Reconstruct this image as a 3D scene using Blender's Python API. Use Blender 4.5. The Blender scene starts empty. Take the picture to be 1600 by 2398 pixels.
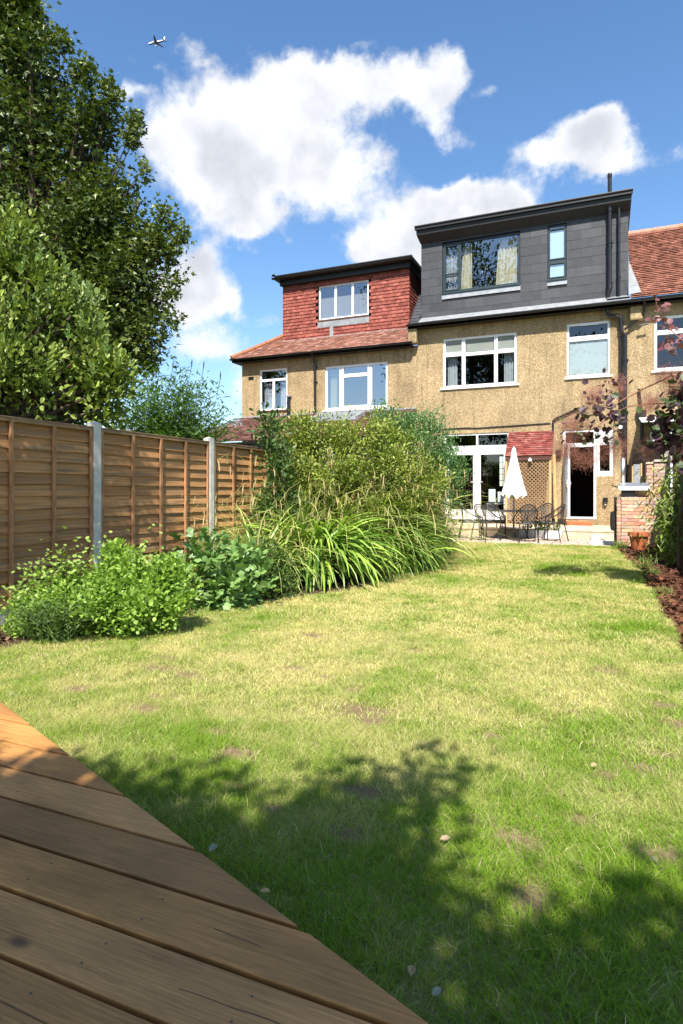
import bpy, math, random
import numpy as np
from mathutils import Vector, Matrix
random.seed(7); rng = np.random.default_rng(7)
SC = bpy.context.scene; COL = SC.collection
# ------------------------------------------------------------------ camera
F = 1450.0; HY = 1150.0; EZ = 1.30
YAW = math.atan(620 / F)
cam = bpy.data.cameras.new('camera'); co = bpy.data.objects.new('camera', cam); COL.objects.link(co)
co.location = (0, 0, EZ); co.rotation_euler = (math.radians(90), 0, YAW)
cam.sensor_fit = 'VERTICAL'; cam.sensor_height = 36; cam.lens = 36 * F / 2398
cam.shift_y = -(1199 - HY) / 2398; cam.clip_start = .05; cam.clip_end = 6000
SC.camera = co
FW = Vector((-math.sin(YAW), math.cos(YAW), 0)); RT = Vector((math.cos(YAW), math.sin(YAW), 0))
def at(u, v, t):
    """world point seen at photo pixel (u,v) at t metres of depth"""
    return FW * t + RT * ((u - 800) / F * t) + Vector((0, 0, EZ + (HY - v) / F * t))
# ------------------------------------------------------------------ light
SEL = math.radians(52); SAZ = math.radians(17)     # sun behind the camera, a little to the right
SUN = Vector((math.sin(SAZ) * math.cos(SEL), -math.cos(SAZ) * math.cos(SEL), math.sin(SEL)))
sl = bpy.data.lights.new('sun', 'SUN'); sl.energy = 5.0; sl.angle = math.radians(.6); sl.color = (1, .955, .88)
so = bpy.data.objects.new('sun', sl); COL.objects.link(so)
so.rotation_euler = SUN.to_track_quat('Z', 'Y').to_euler(); so.location = (0, 0, 30)
SC.view_settings.view_transform = 'Standard'; SC.view_settings.look = 'None'
SC.view_settings.gamma = 1; SC.view_settings.exposure = .95
SC.cycles.max_bounces = 8; SC.cycles.transparent_max_bounces = 12; SC.cycles.caustics_reflective = False
SC.cycles.caustics_refractive = False; SC.cycles.sample_clamp_indirect = 6
try: SC.cycles.use_denoising = True
except Exception: pass
W = bpy.data.worlds.new('World'); SC.world = W; W.use_nodes = True
nt = W.node_tree; nt.nodes.clear()
def wn(t, **k):
    n = nt.nodes.new(t)
    for a, b in k.items(): setattr(n, a, b)
    return n
def wl(a, b): nt.links.new(a, b)
sky = wn('ShaderNodeTexSky', sky_type='NISHITA', sun_disc=False)
sky.sun_elevation = SEL; sky.sun_rotation = math.pi - SAZ; sky.altitude = 50; sky.air_density = 1.0; sky.dust_density = .6; sky.ozone_density = 1.6
bs = wn('ShaderNodeBackground'); bs.inputs[1].default_value = .12; 
tc = wn('ShaderNodeTexCoord'); sp = wn('ShaderNodeSeparateXYZ'); wl(tc.outputs['Generated'], sp.inputs[0])
hsv = wn('ShaderNodeHueSaturation'); hsv.inputs['Saturation'].default_value = 1.18; wl(sky.outputs[0], hsv.inputs['Color']); wl(hsv.outputs[0], bs.inputs[0])
def mth(op, a, b=None, c=None):
    n = wn('ShaderNodeMath', operation=op)
    for i, x in enumerate((a, b, c)):
        if x is None: continue
        if isinstance(x, (int, float)): n.inputs[i].default_value = x
        else: wl(x, n.inputs[i])
    return n.outputs[0]
az = mth('ARCTAN2', sp.outputs[0], sp.outputs[1]); el = mth('ARCSINE', sp.outputs[2])
cb = wn('ShaderNodeCombineXYZ'); wl(az, cb.inputs[0]); wl(el, cb.inputs[1])
nz = wn('ShaderNodeTexNoise'); nz.inputs['Scale'].default_value = 7; nz.inputs['Detail'].default_value = 9; nz.inputs['Roughness'].default_value = .58
wl(tc.outputs['Generated'], nz.inputs['Vector'])
vs = wn('ShaderNodeVectorMath', operation='SUBTRACT'); wl(nz.outputs['Color'], vs.inputs[0]); vs.inputs[1].default_value = (.5, .5, .5)
vm = wn('ShaderNodeVectorMath', operation='MULTIPLY'); wl(vs.outputs[0], vm.inputs[0]); vm.inputs[1].default_value = (.13, .11, 0)
va = wn('ShaderNodeVectorMath', operation='ADD'); wl(cb.outputs[0], va.inputs[0]); wl(vm.outputs[0], va.inputs[1])
def azel(u, v):
    d = at(u, v, 1) - Vector((0, 0, EZ)); d.normalize()
    return math.atan2(d.x, d.y), math.asin(d.z)
CL = [(620,250,190,95,1),(520,320,180,90,1),(440,370,130,75,1),(690,380,140,75,1),(560,485,140,48,1),(680,175,90,50,.8),(810,225,120,55,.9),
      (950,185,105,52,.9),(1020,150,45,40,.7),(1110,200,50,22,.5),(990,245,55,40,.65),(870,370,60,45,.65),(780,440,70,50,.7),
      (1000,480,170,60,1),(920,550,110,50,1),(1110,475,85,40,1),(870,585,70,40,.8),(1185,485,40,25,.5),(1040,435,70,28,.7),(1050,540,150,60,1),(960,610,100,60,.8),
      (1335,345,120,68,1.15),(1385,300,85,52,1.1),(1230,372,65,28,.6),(1420,370,55,35,.7),(1500,570,110,32,.7),(1480,500,50,30,.35),
      (440,620,95,85,1),(400,690,140,55,1),(500,700,70,30,.8),(550,545,60,28,.9),(580,440,30,20,.4),(1000,290,60,25,.5),(240,210,50,18,.35),(350,170,30,16,.35),(460,160,30,14,.35),(840,130,30,14,.3),(1040,325,38,30,.7),(410,115,36,38,.45),(300,225,55,22,.35),
      (120,5,55,14,.45),(480,800,140,48,.9),(570,890,70,40,.8),(330,1000,200,50,.7),(640,735,28,18,.45),(590,600,30,18,.4),(680,550,40,14,.3),
      (1700,300,160,70,.9),(-250,300,260,120,1),(-200,700,260,120,1),(1900,800,300,90,1),(1000,-400,300,120,.8),(200,-300,200,80,.7)]
K = 1.0204
tot = None
# clouds elsewhere in the sky (seen only as light and in the panes)
EXTRA = [(2.6,.5,.35,.14),(3.0,.75,.3,.12),(-2.6,.45,.4,.12),(-2.0,.8,.3,.15),(1.7,.6,.3,.12),(-1.4,.5,.3,.1)]
bl = []
for (u, v, ru, rv, w) in CL:
    u, v, ru, rv = u*K, v*K, ru*K, rv*K
    a0, e0 = azel(u, v); a1, _ = azel(u + ru, v); _, e1 = azel(u, v - rv)
    bl.append((a0, e0, abs(a1 - a0), abs(e1 - e0), w))
for (a0, e0, ra, re_) in EXTRA: bl.append((a0, e0, ra, re_, 1))
for (a0, e0, ra, re_, w) in bl:
    s = wn('ShaderNodeVectorMath', operation='SUBTRACT'); wl(va.outputs[0], s.inputs[0]); s.inputs[1].default_value = (a0, e0, 0)
    m = wn('ShaderNodeVectorMath', operation='MULTIPLY'); wl(s.outputs[0], m.inputs[0]); m.inputs[1].default_value = (1/ra, 1/re_, 0)
    d = wn('ShaderNodeVectorMath', operation='DOT_PRODUCT'); wl(m.outputs[0], d.inputs[0]); wl(m.outputs[0], d.inputs[1])
    e = mth('MULTIPLY', mth('POWER', 2.718, mth('MULTIPLY', d.outputs['Value'], -1.0)), w)
    tot = e if tot is None else mth('ADD', tot, e)
n2 = wn('ShaderNodeTexNoise'); n2.inputs['Scale'].default_value = 22; n2.inputs['Detail'].default_value = 10; n2.inputs['Roughness'].default_value = .64
wl(tc.outputs['Generated'], n2.inputs['Vector'])
fld = mth('ADD', tot, mth('MULTIPLY', mth('SUBTRACT', n2.outputs['Fac'], .5), 1.5))
mr = wn('ShaderNodeMapRange', interpolation_type='SMOOTHSTEP'); wl(fld, mr.inputs[0]); mr.inputs[1].default_value = .34; mr.inputs[2].default_value = 1.05
n3 = wn('ShaderNodeTexNoise'); n3.inputs['Scale'].default_value = 13; n3.inputs['Detail'].default_value = 9
wl(tc.outputs['Generated'], n3.inputs['Vector'])
sh = wn('ShaderNodeMapRange', interpolation_type='SMOOTHSTEP')
wl(mth('ADD', mth('MULTIPLY', tot, .22), mth('MULTIPLY', n3.outputs['Fac'], 2.0)), sh.inputs[0]); sh.inputs[1].default_value = .95; sh.inputs[2].default_value = 1.75
cm = wn('ShaderNodeMix', data_type='RGBA'); wl(sh.outputs[0], cm.inputs[0]); cm.inputs[6].default_value = (.70, .715, .74, 1); cm.inputs[7].default_value = (.46, .48, .53, 1)
bc = wn('ShaderNodeBackground'); wl(cm.outputs[2], bc.inputs[0]); bc.inputs[1].default_value = .80
mx = wn('ShaderNodeMixShader'); wl(mr.outputs[0], mx.inputs[0]); wl(bs.outputs[0], mx.inputs[1]); wl(bc.outputs[0], mx.inputs[2])
wo = wn('ShaderNodeOutputWorld'); wl(mx.outputs[0], wo.inputs[0])

# ------------------------------------------------------------------ materials
def mat(name, col, rough=.6, spec=.4, metal=0, var=.0, vs_=4., bump=0., bs_=40., attr=False, transl=0., col2=None, c2s=3., c2lo=.45, c2hi=.6, stretch=None, alpha=1., detail=4., coat=0.):
    m = bpy.data.materials.new(name); m.use_nodes = True; t = m.node_tree; t.nodes.clear(); L = t.links.new
    out = t.nodes.new('ShaderNodeOutputMaterial'); p = t.nodes.new('ShaderNodeBsdfPrincipled')
    p.inputs['Roughness'].default_value = rough; p.inputs['Specular IOR Level'].default_value = spec; p.inputs['Metallic'].default_value = metal
    if coat: p.inputs['Coat Weight'].default_value = coat
    tcn = t.nodes.new('ShaderNodeTexCoord'); vec = tcn.outputs['Object']
    if stretch:
        mp = t.nodes.new('ShaderNodeMapping'); mp.inputs['Scale'].default_value = stretch; L(vec, mp.inputs[0]); vec = mp.outputs[0]
    if attr:
        a = t.nodes.new('ShaderNodeAttribute'); a.attribute_name = 'Col'; c = a.outputs['Color']
        if col is not None:
            g = t.nodes.new('ShaderNodeMix'); g.data_type = 'RGBA'; g.blend_type = 'MULTIPLY'; g.inputs[0].default_value = 1; g.inputs[7].default_value = (*col, 1); L(c, g.inputs[6]); c = g.outputs[2]
    else:
        r = t.nodes.new('ShaderNodeRGB'); r.outputs[0].default_value = (*col, 1); c = r.outputs[0]
    def noise(s, d=detail):
        n = t.nodes.new('ShaderNodeTexNoise'); n.inputs['Scale'].default_value = s; n.inputs['Detail'].default_value = d; L(vec, n.inputs['Vector']); return n.outputs['Fac']
    if col2 is not None:
        r = t.nodes.new('ShaderNodeMapRange'); L(noise(c2s), r.inputs[0]); r.inputs[1].default_value = c2lo; r.inputs[2].default_value = c2hi
        g = t.nodes.new('ShaderNodeMix'); g.data_type = 'RGBA'; L(r.outputs[0], g.inputs[0]); L(c, g.inputs[6]); g.inputs[7].default_value = (*col2, 1); c = g.outputs[2]
    if var:
        r = t.nodes.new('ShaderNodeMapRange'); L(noise(vs_), r.inputs[0]); r.inputs[1].default_value = .3; r.inputs[2].default_value = .7
        r.inputs[3].default_value = 1 - var; r.inputs[4].default_value = 1 + var
        g = t.nodes.new('ShaderNodeVectorMath'); g.operation = 'SCALE'; L(c, g.inputs[0]); L(r.outputs[0], g.inputs['Scale']); c = g.outputs[0]
    L(c, p.inputs['Base Color'])
    if bump:
        b = t.nodes.new('ShaderNodeBump'); b.inputs['Strength'].default_value = bump; b.inputs['Distance'].default_value = .01; L(noise(bs_), b.inputs['Height']); L(b.outputs[0], p.inputs['Normal'])
    sh_ = p.outputs[0]
    if transl:
        tr = t.nodes.new('ShaderNodeBsdfTranslucent'); g = t.nodes.new('ShaderNodeMix'); g.data_type = 'RGBA'; g.blend_type = 'MULTIPLY'; g.inputs[0].default_value = 1
        L(c, g.inputs[6]); g.inputs[7].default_value = (1.5, 1.6, .7, 1); L(g.outputs[2], tr.inputs[0])
        ms = t.nodes.new('ShaderNodeMixShader'); ms.inputs[0].default_value = transl; L(sh_, ms.inputs[1]); L(tr.outputs[0], ms.inputs[2]); sh_ = ms.outputs[0]
    if alpha < 1:
        tp = t.nodes.new('ShaderNodeBsdfTransparent'); ms = t.nodes.new('ShaderNodeMixShader'); ms.inputs[0].default_value = alpha; L(tp.outputs[0], ms.inputs[1]); L(sh_, ms.inputs[2]); sh_ = ms.outputs[0]
    L(sh_, out.inputs[0]); m['col'] = 1
    return m
def glass(name, refl, tint=(.8, .85, .85), rough=.0):
    m = bpy.data.materials.new(name); m.use_nodes = True; t = m.node_tree; t.nodes.clear(); L = t.links.new
    out = t.nodes.new('ShaderNodeOutputMaterial'); g = t.nodes.new('ShaderNodeBsdfGlossy'); g.inputs['Roughness'].default_value = rough
    g.inputs[0].default_value = (.95, .97, 1, 1)
    tr = t.nodes.new('ShaderNodeBsdfTransparent'); tr.inputs[0].default_value = (*tint, 1)
    ge = t.nodes.new('ShaderNodeNewGeometry'); dt_ = t.nodes.new('ShaderNodeVectorMath'); dt_.operation = 'DOT_PRODUCT'; L(ge.outputs['Incoming'], dt_.inputs[0]); L(ge.outputs['Normal'], dt_.inputs[1])
    def mm_(op, a, b=None):
        n = t.nodes.new('ShaderNodeMath'); n.operation = op; n.use_clamp = op == 'ADD'
        for i, x in enumerate((a, b)):
            if x is None: continue
            if isinstance(x, (int, float)): n.inputs[i].default_value = x
            else: L(x, n.inputs[i])
        return n
    ma = mm_('ADD', mm_('MULTIPLY', mm_('POWER', mm_('SUBTRACT', 1.0, mm_('ABSOLUTE', dt_.outputs['Value']).outputs[0]).outputs[0], 5.0).outputs[0], .9).outputs[0], refl + .04)
    ms = t.nodes.new('ShaderNodeMixShader'); L(ma.outputs[0], ms.inputs[0]); L(tr.outputs[0], ms.inputs[1]); L(g.outputs[0], ms.inputs[2]); L(ms.outputs[0], out.inputs[0])
    return m
def pebble(name):
    m = bpy.data.materials.new(name); m.use_nodes = True; t = m.node_tree; L = t.links.new; p = t.nodes['Principled BSDF']; p.inputs['Roughness'].default_value = .9; p.inputs['Specular IOR Level'].default_value = .2
    tcn = t.nodes.new('ShaderNodeTexCoord')
    v = t.nodes.new('ShaderNodeTexVoronoi'); v.inputs['Scale'].default_value = 55; L(tcn.outputs['Object'], v.inputs['Vector'])
    s = t.nodes.new('ShaderNodeSeparateColor'); L(v.outputs['Color'], s.inputs[0])
    r = t.nodes.new('ShaderNodeValToRGB'); L(s.outputs[0], r.inputs[0]); e = r.color_ramp.elements
    e[0].position = 0; e[0].color = (.20, .13, .065, 1); e[1].position = 1; e[1].color = (.64, .51, .32, 1)
    for q, c in ((.08, (.25, .16, .07, 1)), (.18, (.35, .25, .130, 1)), (.6, (.40, .29, .155, 1)), (.82, (.45, .34, .195, 1))):
        x = e.new(q); x.color = c
    n = t.nodes.new('ShaderNodeTexNoise'); n.inputs['Scale'].default_value = 1.1; n.inputs['Detail'].default_value = 8; n.inputs['Roughness'].default_value = .65; L(tcn.outputs['Object'], n.inputs['Vector'])
    mr_ = t.nodes.new('ShaderNodeMapRange'); L(n.outputs['Fac'], mr_.inputs[0]); mr_.inputs[1].default_value = .3; mr_.inputs[2].default_value = .7; mr_.inputs[3].default_value = .72; mr_.inputs[4].default_value = 1.1
    mp = t.nodes.new('ShaderNodeMapping'); mp.inputs['Scale'].default_value = (2.2, 1, .25); L(tcn.outputs['Object'], mp.inputs[0])
    n4 = t.nodes.new('ShaderNodeTexNoise'); n4.inputs['Scale'].default_value = 1.6; n4.inputs['Detail'].default_value = 4; L(mp.outputs[0], n4.inputs['Vector'])
    m4 = t.nodes.new('ShaderNodeMapRange'); L(n4.outputs['Fac'], m4.inputs[0]); m4.inputs[1].default_value = .35; m4.inputs[2].default_value = .5; m4.inputs[3].default_value = .80; m4.inputs[4].default_value = 1
    mm = t.nodes.new('ShaderNodeMath'); mm.operation = 'MULTIPLY'; L(mr_.outputs[0], mm.inputs[0]); L(m4.outputs[0], mm.inputs[1])
    g = t.nodes.new('ShaderNodeVectorMath'); g.operation = 'SCALE'; L(r.outputs[0], g.inputs[0]); L(mm.outputs[0], g.inputs['Scale']); L(g.outputs[0], p.inputs['Base Color'])
    mp5 = t.nodes.new('ShaderNodeMapping'); mp5.inputs['Scale'].default_value = (7, 1, .35); L(tcn.outputs['Object'], mp5.inputs[0])
    n5 = t.nodes.new('ShaderNodeTexNoise'); n5.inputs['Scale'].default_value = 1.3; n5.inputs['Detail'].default_value = 5; L(mp5.outputs[0], n5.inputs['Vector'])
    m5 = t.nodes.new('ShaderNodeMapRange'); L(n5.outputs['Fac'], m5.inputs[0]); m5.inputs[1].default_value = .56; m5.inputs[2].default_value = .74; m5.inputs[3].default_value = 1; m5.inputs[4].default_value = .70
    g5 = t.nodes.new('ShaderNodeVectorMath'); g5.operation = 'SCALE'; L(g.outputs[0], g5.inputs[0]); L(m5.outputs[0], g5.inputs['Scale']); L(g5.outputs[0], p.inputs['Base Color'])
    b = t.nodes.new('ShaderNodeBump'); b.inputs['Strength'].default_value = .45; b.inputs['Distance'].default_value = .010; L(v.outputs['Distance'], b.inputs['Height']); b.invert = True; L(b.outputs[0], p.inputs['Normal'])
    return m
MT = dict(
 pebble=pebble('pebbledash'),
 upvc=mat('white_upvc', (.80, .80, .79), .35, .5, var=.04, vs_=3),
 black=mat('black_plastic', (.012, .012, .013), .35, .5, var=.2, vs_=6),
 blackp=mat('black_paint', (.010, .010, .011), .5, .5, var=.25, vs_=5, bump=.1, bs_=30),
 slate=mat('dark_slate', None, .62, .35, attr=True, var=.12, vs_=7, bump=.15, bs_=60),
 tile=mat('clay_tile', None, .85, .1, attr=True, var=.22, vs_=9, bump=.3, bs_=50),
 tileR=mat('old_clay_tile', None, .9, .04, attr=True, var=.15, vs_=3, bump=.3, bs_=50),
 tileM=mat('mossy_clay_tile', None, .9, .05, attr=True, var=.2, vs_=14, bump=.3, bs_=50, col2=(.33, .15, .03), c2s=1.6, c2lo=.62, c2hi=.75),
 lead=mat('lead_sheet', (.36, .37, .39), .45, .5, metal=.3, var=.18, vs_=6, bump=.2, bs_=18),
 zinc=mat('pale_flashing', (.27, .28, .29), .5, .5, metal=.1, var=.2, vs_=5, bump=.2, bs_=12),
 anth=mat('anthracite_frame', (.018, .035, .042), .4, .5, var=.1),
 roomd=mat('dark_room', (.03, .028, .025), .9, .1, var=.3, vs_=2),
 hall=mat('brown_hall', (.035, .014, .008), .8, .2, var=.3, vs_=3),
 curtain=mat('cream_curtain', (.72, .66, .44), .85, .1, var=.08, vs_=8, transl=.25),
 net=mat('grey_curtain', (.45, .47, .5), .85, .1, var=.12, vs_=8, transl=.2),
 blind=mat('grey_blind', (.42, .40, .36), .8, .1, var=.05),
 frost=mat('frosted_glass', (.50, .53, .53), .25, .6, var=.04, vs_=2, coat=.3),
 frostb=mat('pale_frosted_glass', (.62, .80, .83), .2, .6, var=.04, vs_=2, coat=.4),
 gl=glass('window_glass', .04), glr=glass('reflective_glass', .20, (.85, .88, .9)), gls=glass('sky_reflecting_glass', .30, (.6, .65, .68)), gld=glass('door_glass', .02, (.85, .88, .88)),
 wood=mat('fence_slats', None, .8, .15, attr=True, col2=(.24,.17,.10), c2s=2.2, c2lo=.5, c2hi=.72, var=.28, vs_=3, stretch=(1, .5, 14), bump=.25, bs_=10, detail=6),
 batten=mat('fence_batten', (.38, .195, .095), .75, .25, var=.35, vs_=9, stretch=(6, 6, .8), bump=.2, bs_=10),
 cap=mat('fence_cap', (.26, .165, .09), .8, .25, var=.3, vs_=8, stretch=(4, .6, 4), bump=.2, bs_=10),
 conc=mat('concrete', (.58, .56, .51), .85, .2, var=.15, vs_=14, bump=.25, bs_=60),
 bark=mat('bark', (.09, .065, .045), .9, .2, var=.35, vs_=14, bump=.5, bs_=40),
 leaf=mat('foliage', None, .45, .45, attr=True, transl=.32),
 leafg=mat('glossy_foliage', None, .42, .4, attr=True, transl=.18),
 grass=mat('grass_blades', None, .6, .2, attr=True, transl=.33),
 dry=mat('dry_stems', None, .6, .3, attr=True, transl=.3),
 stem=mat('woody_stem', (.16, .10, .06), .8, .2, var=.2), rstem=mat('reddish_stem', (.30, .13, .09), .7, .3, var=.2), gstem=mat('green_stem', (.10, .16, .04), .6, .3, var=.2),
 soil=mat('dark_soil', (.045, .028, .018), .95, .1, var=.4, vs_=18, bump=.8, bs_=35),
 mulch=mat('bark_chips', None, .9, .15, attr=True, var=.2, vs_=30),
 earth=mat('far_ground', (.07, .085, .035), .95, .1, var=.4, vs_=2),
 sand=mat('sandstone_paving', (.56, .43, .29), .8, .25, var=.16, vs_=4, bump=.15, bs_=30, col2=(.60, .52, .42), c2s=1.4),
 pale=mat('pale_paving', (.64, .60, .52), .8, .25, var=.1, vs_=5, bump=.15, bs_=30),
 stone=mat('gravel_stones', None, .8, .25, attr=True), gravel=mat('gravel_bed', (.42, .33, .25), .9, .2, var=.35, vs_=50, bump=.8, bs_=60),
 terra=mat('terracotta', (.42, .13, .055), .75, .25, var=.15, vs_=9, bump=.1), steel=mat('stainless_steel', (.62, .61, .58), .42, .5, metal=1, var=.06, vs_=5),
 iron=mat('dark_metal', (.035, .036, .038), .45, .5, metal=.4), meshf=mat('metal_mesh', (.07, .07, .072), .6, .3, alpha=.5),
 canvas=mat('white_canvas', (.82, .82, .80), .8, .2, var=.05, vs_=6, transl=.12), alum=mat('grey_pole', (.55, .55, .54), .4, .5, metal=.5),
 newwood=mat('new_timber', (.52, .35, .16), .75, .25, var=.25, vs_=8, stretch=(5, 5, .6)), trel=mat('trellis_wood', (.30, .19, .10), .8, .2, var=.25, vs_=12),
 cream=mat('cream_render', (.52, .47, .37), .9, .2, var=.18, vs_=3, bump=.3, bs_=25), char=mat('charcoal_boards', (.055, .05, .045), .8, .25, var=.25, vs_=6, stretch=(6, 6, .4)),
 brown=mat('brown_timber_sill', (.10, .045, .028), .5, .4, var=.15), blue=mat('blue_paint', (.02, .06, .25), .4, .5), grey=mat('grey_paint', (.30, .33, .38), .4, .5),
 white=mat('white_paint', (.8, .8, .8), .4, .5), screw=mat('screw_metal', (.17, .13, .09), .45, .5, metal=.8), paper=mat('dry_leaf', (.55, .42, .26), .7, .2, var=.2, transl=.2),
 oak=mat('oak_wood', (.36, .19, .08), .5, .4, var=.2),
)
def brickmat():
    m = mat('multi_brick', None, .85, .2, attr=True, var=.18, vs_=16, bump=.25, bs_=50); return m
MT['brick'] = brickmat(); MT['mortar'] = mat('mortar', (.40, .33, .26), .95, .1, var=.15, vs_=20)

# ------------------------------------------------------------------ object helpers
def tag(o, label=None, cat=None, group=None, kind=None):
    if label: o['label'] = label
    if cat: o['category'] = cat
    if group: o['group'] = group
    if kind: o['kind'] = kind
    return o
def empty(name, loc=(0, 0, 0), rz=0, **k):
    o = bpy.data.objects.new(name, None); COL.objects.link(o); o.location = loc; o.rotation_euler = (0, 0, rz); o.empty_display_size = .1
    return tag(o, **k)
def link(name, me, m, parent):
    o = bpy.data.objects.new(name, me); COL.objects.link(o)
    if m: me.materials.append(m)
    if parent is not None:
        o.parent = parent
        w = Matrix.Identity(4); p = parent; ch = []
        while p: ch.append(p); p = p.parent
        for q in reversed(ch):
            w = w @ (q.matrix_parent_inverse if q.parent else Matrix.Identity(4)) @ q.matrix_basis
        o.matrix_parent_inverse = w.inverted() if not parent.get('local') else Matrix.Identity(4)
    return o
def npmesh(name, V, Fq, m, parent=None, col=None, smooth=False):
    V = np.asarray(V, np.float32); Fq = np.asarray(Fq, np.int32); k = Fq.shape[1]
    me = bpy.data.meshes.new(name); me.vertices.add(len(V)); me.vertices.foreach_set('co', V.ravel())
    me.loops.add(Fq.size); me.loops.foreach_set('vertex_index', Fq.ravel())
    me.polygons.add(len(Fq)); me.polygons.foreach_set('loop_start', np.arange(len(Fq), dtype=np.int32) * k)
    me.polygons.foreach_set('loop_total', np.full(len(Fq), k, np.int32))
    me.polygons.foreach_set('use_smooth', np.full(len(Fq), bool(smooth)))
    me.update(calc_edges=True)
    if col is not None:
        a = me.color_attributes.new('Col', 'FLOAT_COLOR', 'POINT')
        c = np.ones((len(V), 4), np.float32); c[:, :3] = col; a.data.foreach_set('color', c.ravel())
    return link(name, me, m, parent)
class MB:
    def __init__(s): s.v = []; s.f = []; s.c = []
    def add(s, vs_, fs, c=None):
        b = len(s.v); s.v += [tuple(x) for x in vs_]; s.f += [tuple(b + i for i in f) for f in fs]; s.c += [c or (1, 1, 1)] * len(vs_); return s
    def box(s, x0, x1, y0, y1, z0, z1, c=None):
        return s.add([(x0,y0,z0),(x1,y0,z0),(x1,y1,z0),(x0,y1,z0),(x0,y0,z1),(x1,y0,z1),(x1,y1,z1),(x0,y1,z1)],
                     [(3,2,1,0),(4,5,6,7),(0,1,5,4),(1,2,6,5),(2,3,7,6),(3,0,4,7)], c)
    def bar(s, a, b, w, h, up=(0, 0, 1), c=None):
        a = Vector(a); b = Vector(b); d = (b - a).normalized(); u = Vector(up); sd = d.cross(u)
        if sd.length < 1e-4: sd = d.cross(Vector((0, 1, 0)))
        sd.normalize(); u = sd.cross(d); P = []
        for q in (a, b):
            for i, j in ((-1,-1),(1,-1),(1,1),(-1,1)): P.append(q + sd * (i*w/2) + u * (j*h/2))
        return s.add(P, [(3,2,1,0),(4,5,6,7),(0,1,5,4),(1,2,6,5),(2,3,7,6),(3,0,4,7)], c)
    def tube(s, pts, r, n=8, c=None, caps=True):
        pts = [Vector(p) for p in pts]; rr = r if isinstance(r, (list, tuple)) else [r] * len(pts)
        P = []; fs = []; pu = None
        for i, p in enumerate(pts):
            d = (pts[min(i+1, len(pts)-1)] - pts[max(i-1, 0)]).normalized()
            u = pu if pu is not None else (Vector((0,0,1)) if abs(d.z) < .9 else Vector((1,0,0)))
            sd = d.cross(u)
            if sd.length < 1e-4: sd = d.cross(Vector((.3, 1, .1)))
            sd.normalize(); u = sd.cross(d).normalized(); pu = u
            for k in range(n):
                a = 2*math.pi*k/n; P.append(p + (sd*math.cos(a) + u*math.sin(a)) * rr[i])
        for i in range(len(pts)-1):
            for k in range(n): fs.append((i*n+k, i*n+(k+1)%n, (i+1)*n+(k+1)%n, (i+1)*n+k))
        if caps: fs.append(tuple(range(n-1, -1, -1))); fs.append(tuple((len(pts)-1)*n+k for k in range(n)))
        return s.add(P, fs, c)
    def lathe(s, cx, cy, prof, n=24, c=None, fold=None):
        P = []; fs = []
        for (r, z) in prof:
            for k in range(n):
                a = 2*math.pi*k/n; q = r * (1 if not fold else 1 + fold*math.cos(8*a)); P.append((cx+q*math.cos(a), cy+q*math.sin(a), z))
        for i in range(len(prof)-1):
            for k in range(n): fs.append((i*n+k, i*n+(k+1)%n, (i+1)*n+(k+1)%n, (i+1)*n+k))
        fs.append(tuple(range(n-1, -1, -1))); fs.append(tuple((len(prof)-1)*n+k for k in range(n)))
        return s.add(P, fs, c)
    def build(s, name, m, parent=None, bevel=0, smooth=False):
        me = bpy.data.meshes.new(name); me.from_pydata(s.v, [], s.f); me.update()
        if any(c != (1, 1, 1) for c in s.c):
            a = me.color_attributes.new('Col', 'FLOAT_COLOR', 'POINT'); a.data.foreach_set('color', np.array([(*c, 1) for c in s.c], np.float32).ravel())
        if smooth: me.polygons.foreach_set('use_smooth', np.ones(len(me.polygons), bool))
        o = link(name, me, m, parent)
        if bevel:
            b = o.modifiers.new('bevel', 'BEVEL'); b.width = bevel; b.segments = 2; b.limit_method = 'ANGLE'; b.angle_limit = math.radians(50)
        return o
def vnoise(x, y, seed=0):
    x = np.asarray(x, float); y = np.asarray(y, float)
    xi = np.floor(x).astype(np.int64); yi = np.floor(y).astype(np.int64); fx = x-xi; fy = y-yi
    h = lambda a, b: ((np.sin(a*127.1 + b*311.7 + seed*74.7) * 43758.5453) % 1.0)
    sx = fx*fx*(3-2*fx); sy = fy*fy*(3-2*fy)
    return (h(xi,yi)*(1-sx)+h(xi+1,yi)*sx)*(1-sy) + (h(xi,yi+1)*(1-sx)+h(xi+1,yi+1)*sx)*sy
def fbm(x, y, seed=0): return .5*vnoise(x,y,seed)+.28*vnoise(x*2.1,y*2.1,seed+1)+.22*vnoise(x*4.3,y*4.3,seed+2)
def unit(a): return a / np.maximum(np.linalg.norm(a, axis=-1, keepdims=True), 1e-9)
# leaf shapes (x across, y along, z up)
OVAL = (np.array([(0,0,0),(.27,.32,.07),(.22,.74,.05),(0,1,-.1),(-.22,.74,.05),(-.27,.32,.07)]), [(0,1,2,3),(0,3,4,5)])
LANCE = (np.array([(0,0,0),(.11,.35,.03),(0,1,-.14),(-.11,.35,.03)]), [(0,1,2,3)])
MAPLE = (np.array([(0,0,0),(.52,.42,.05),(.16,.5,.0),(0,1,-.12),(-.16,.5,.0),(-.52,.42,.05)]), [(0,1,2,3),(0,3,4,5)])
ROUND = (np.array([(0,0,0),(.42,.25,.06),(.40,.75,.04),(0,1,-.05),(-.40,.75,.04),(-.42,.25,.06)]), [(0,1,2,3),(0,3,4,5)])
FIG = (np.array([(0,0,0),(.5,.3,.04),(.18,.42,0),(.38,.78,-.03),(0,.6,.02),(0,1.05,-.1),(-.38,.78,-.03),(-.18,.42,0),(-.5,.3,.04)]), [(0,1,2,4),(4,2,3,5),(4,5,6,7),(0,4,7,8)])
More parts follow.
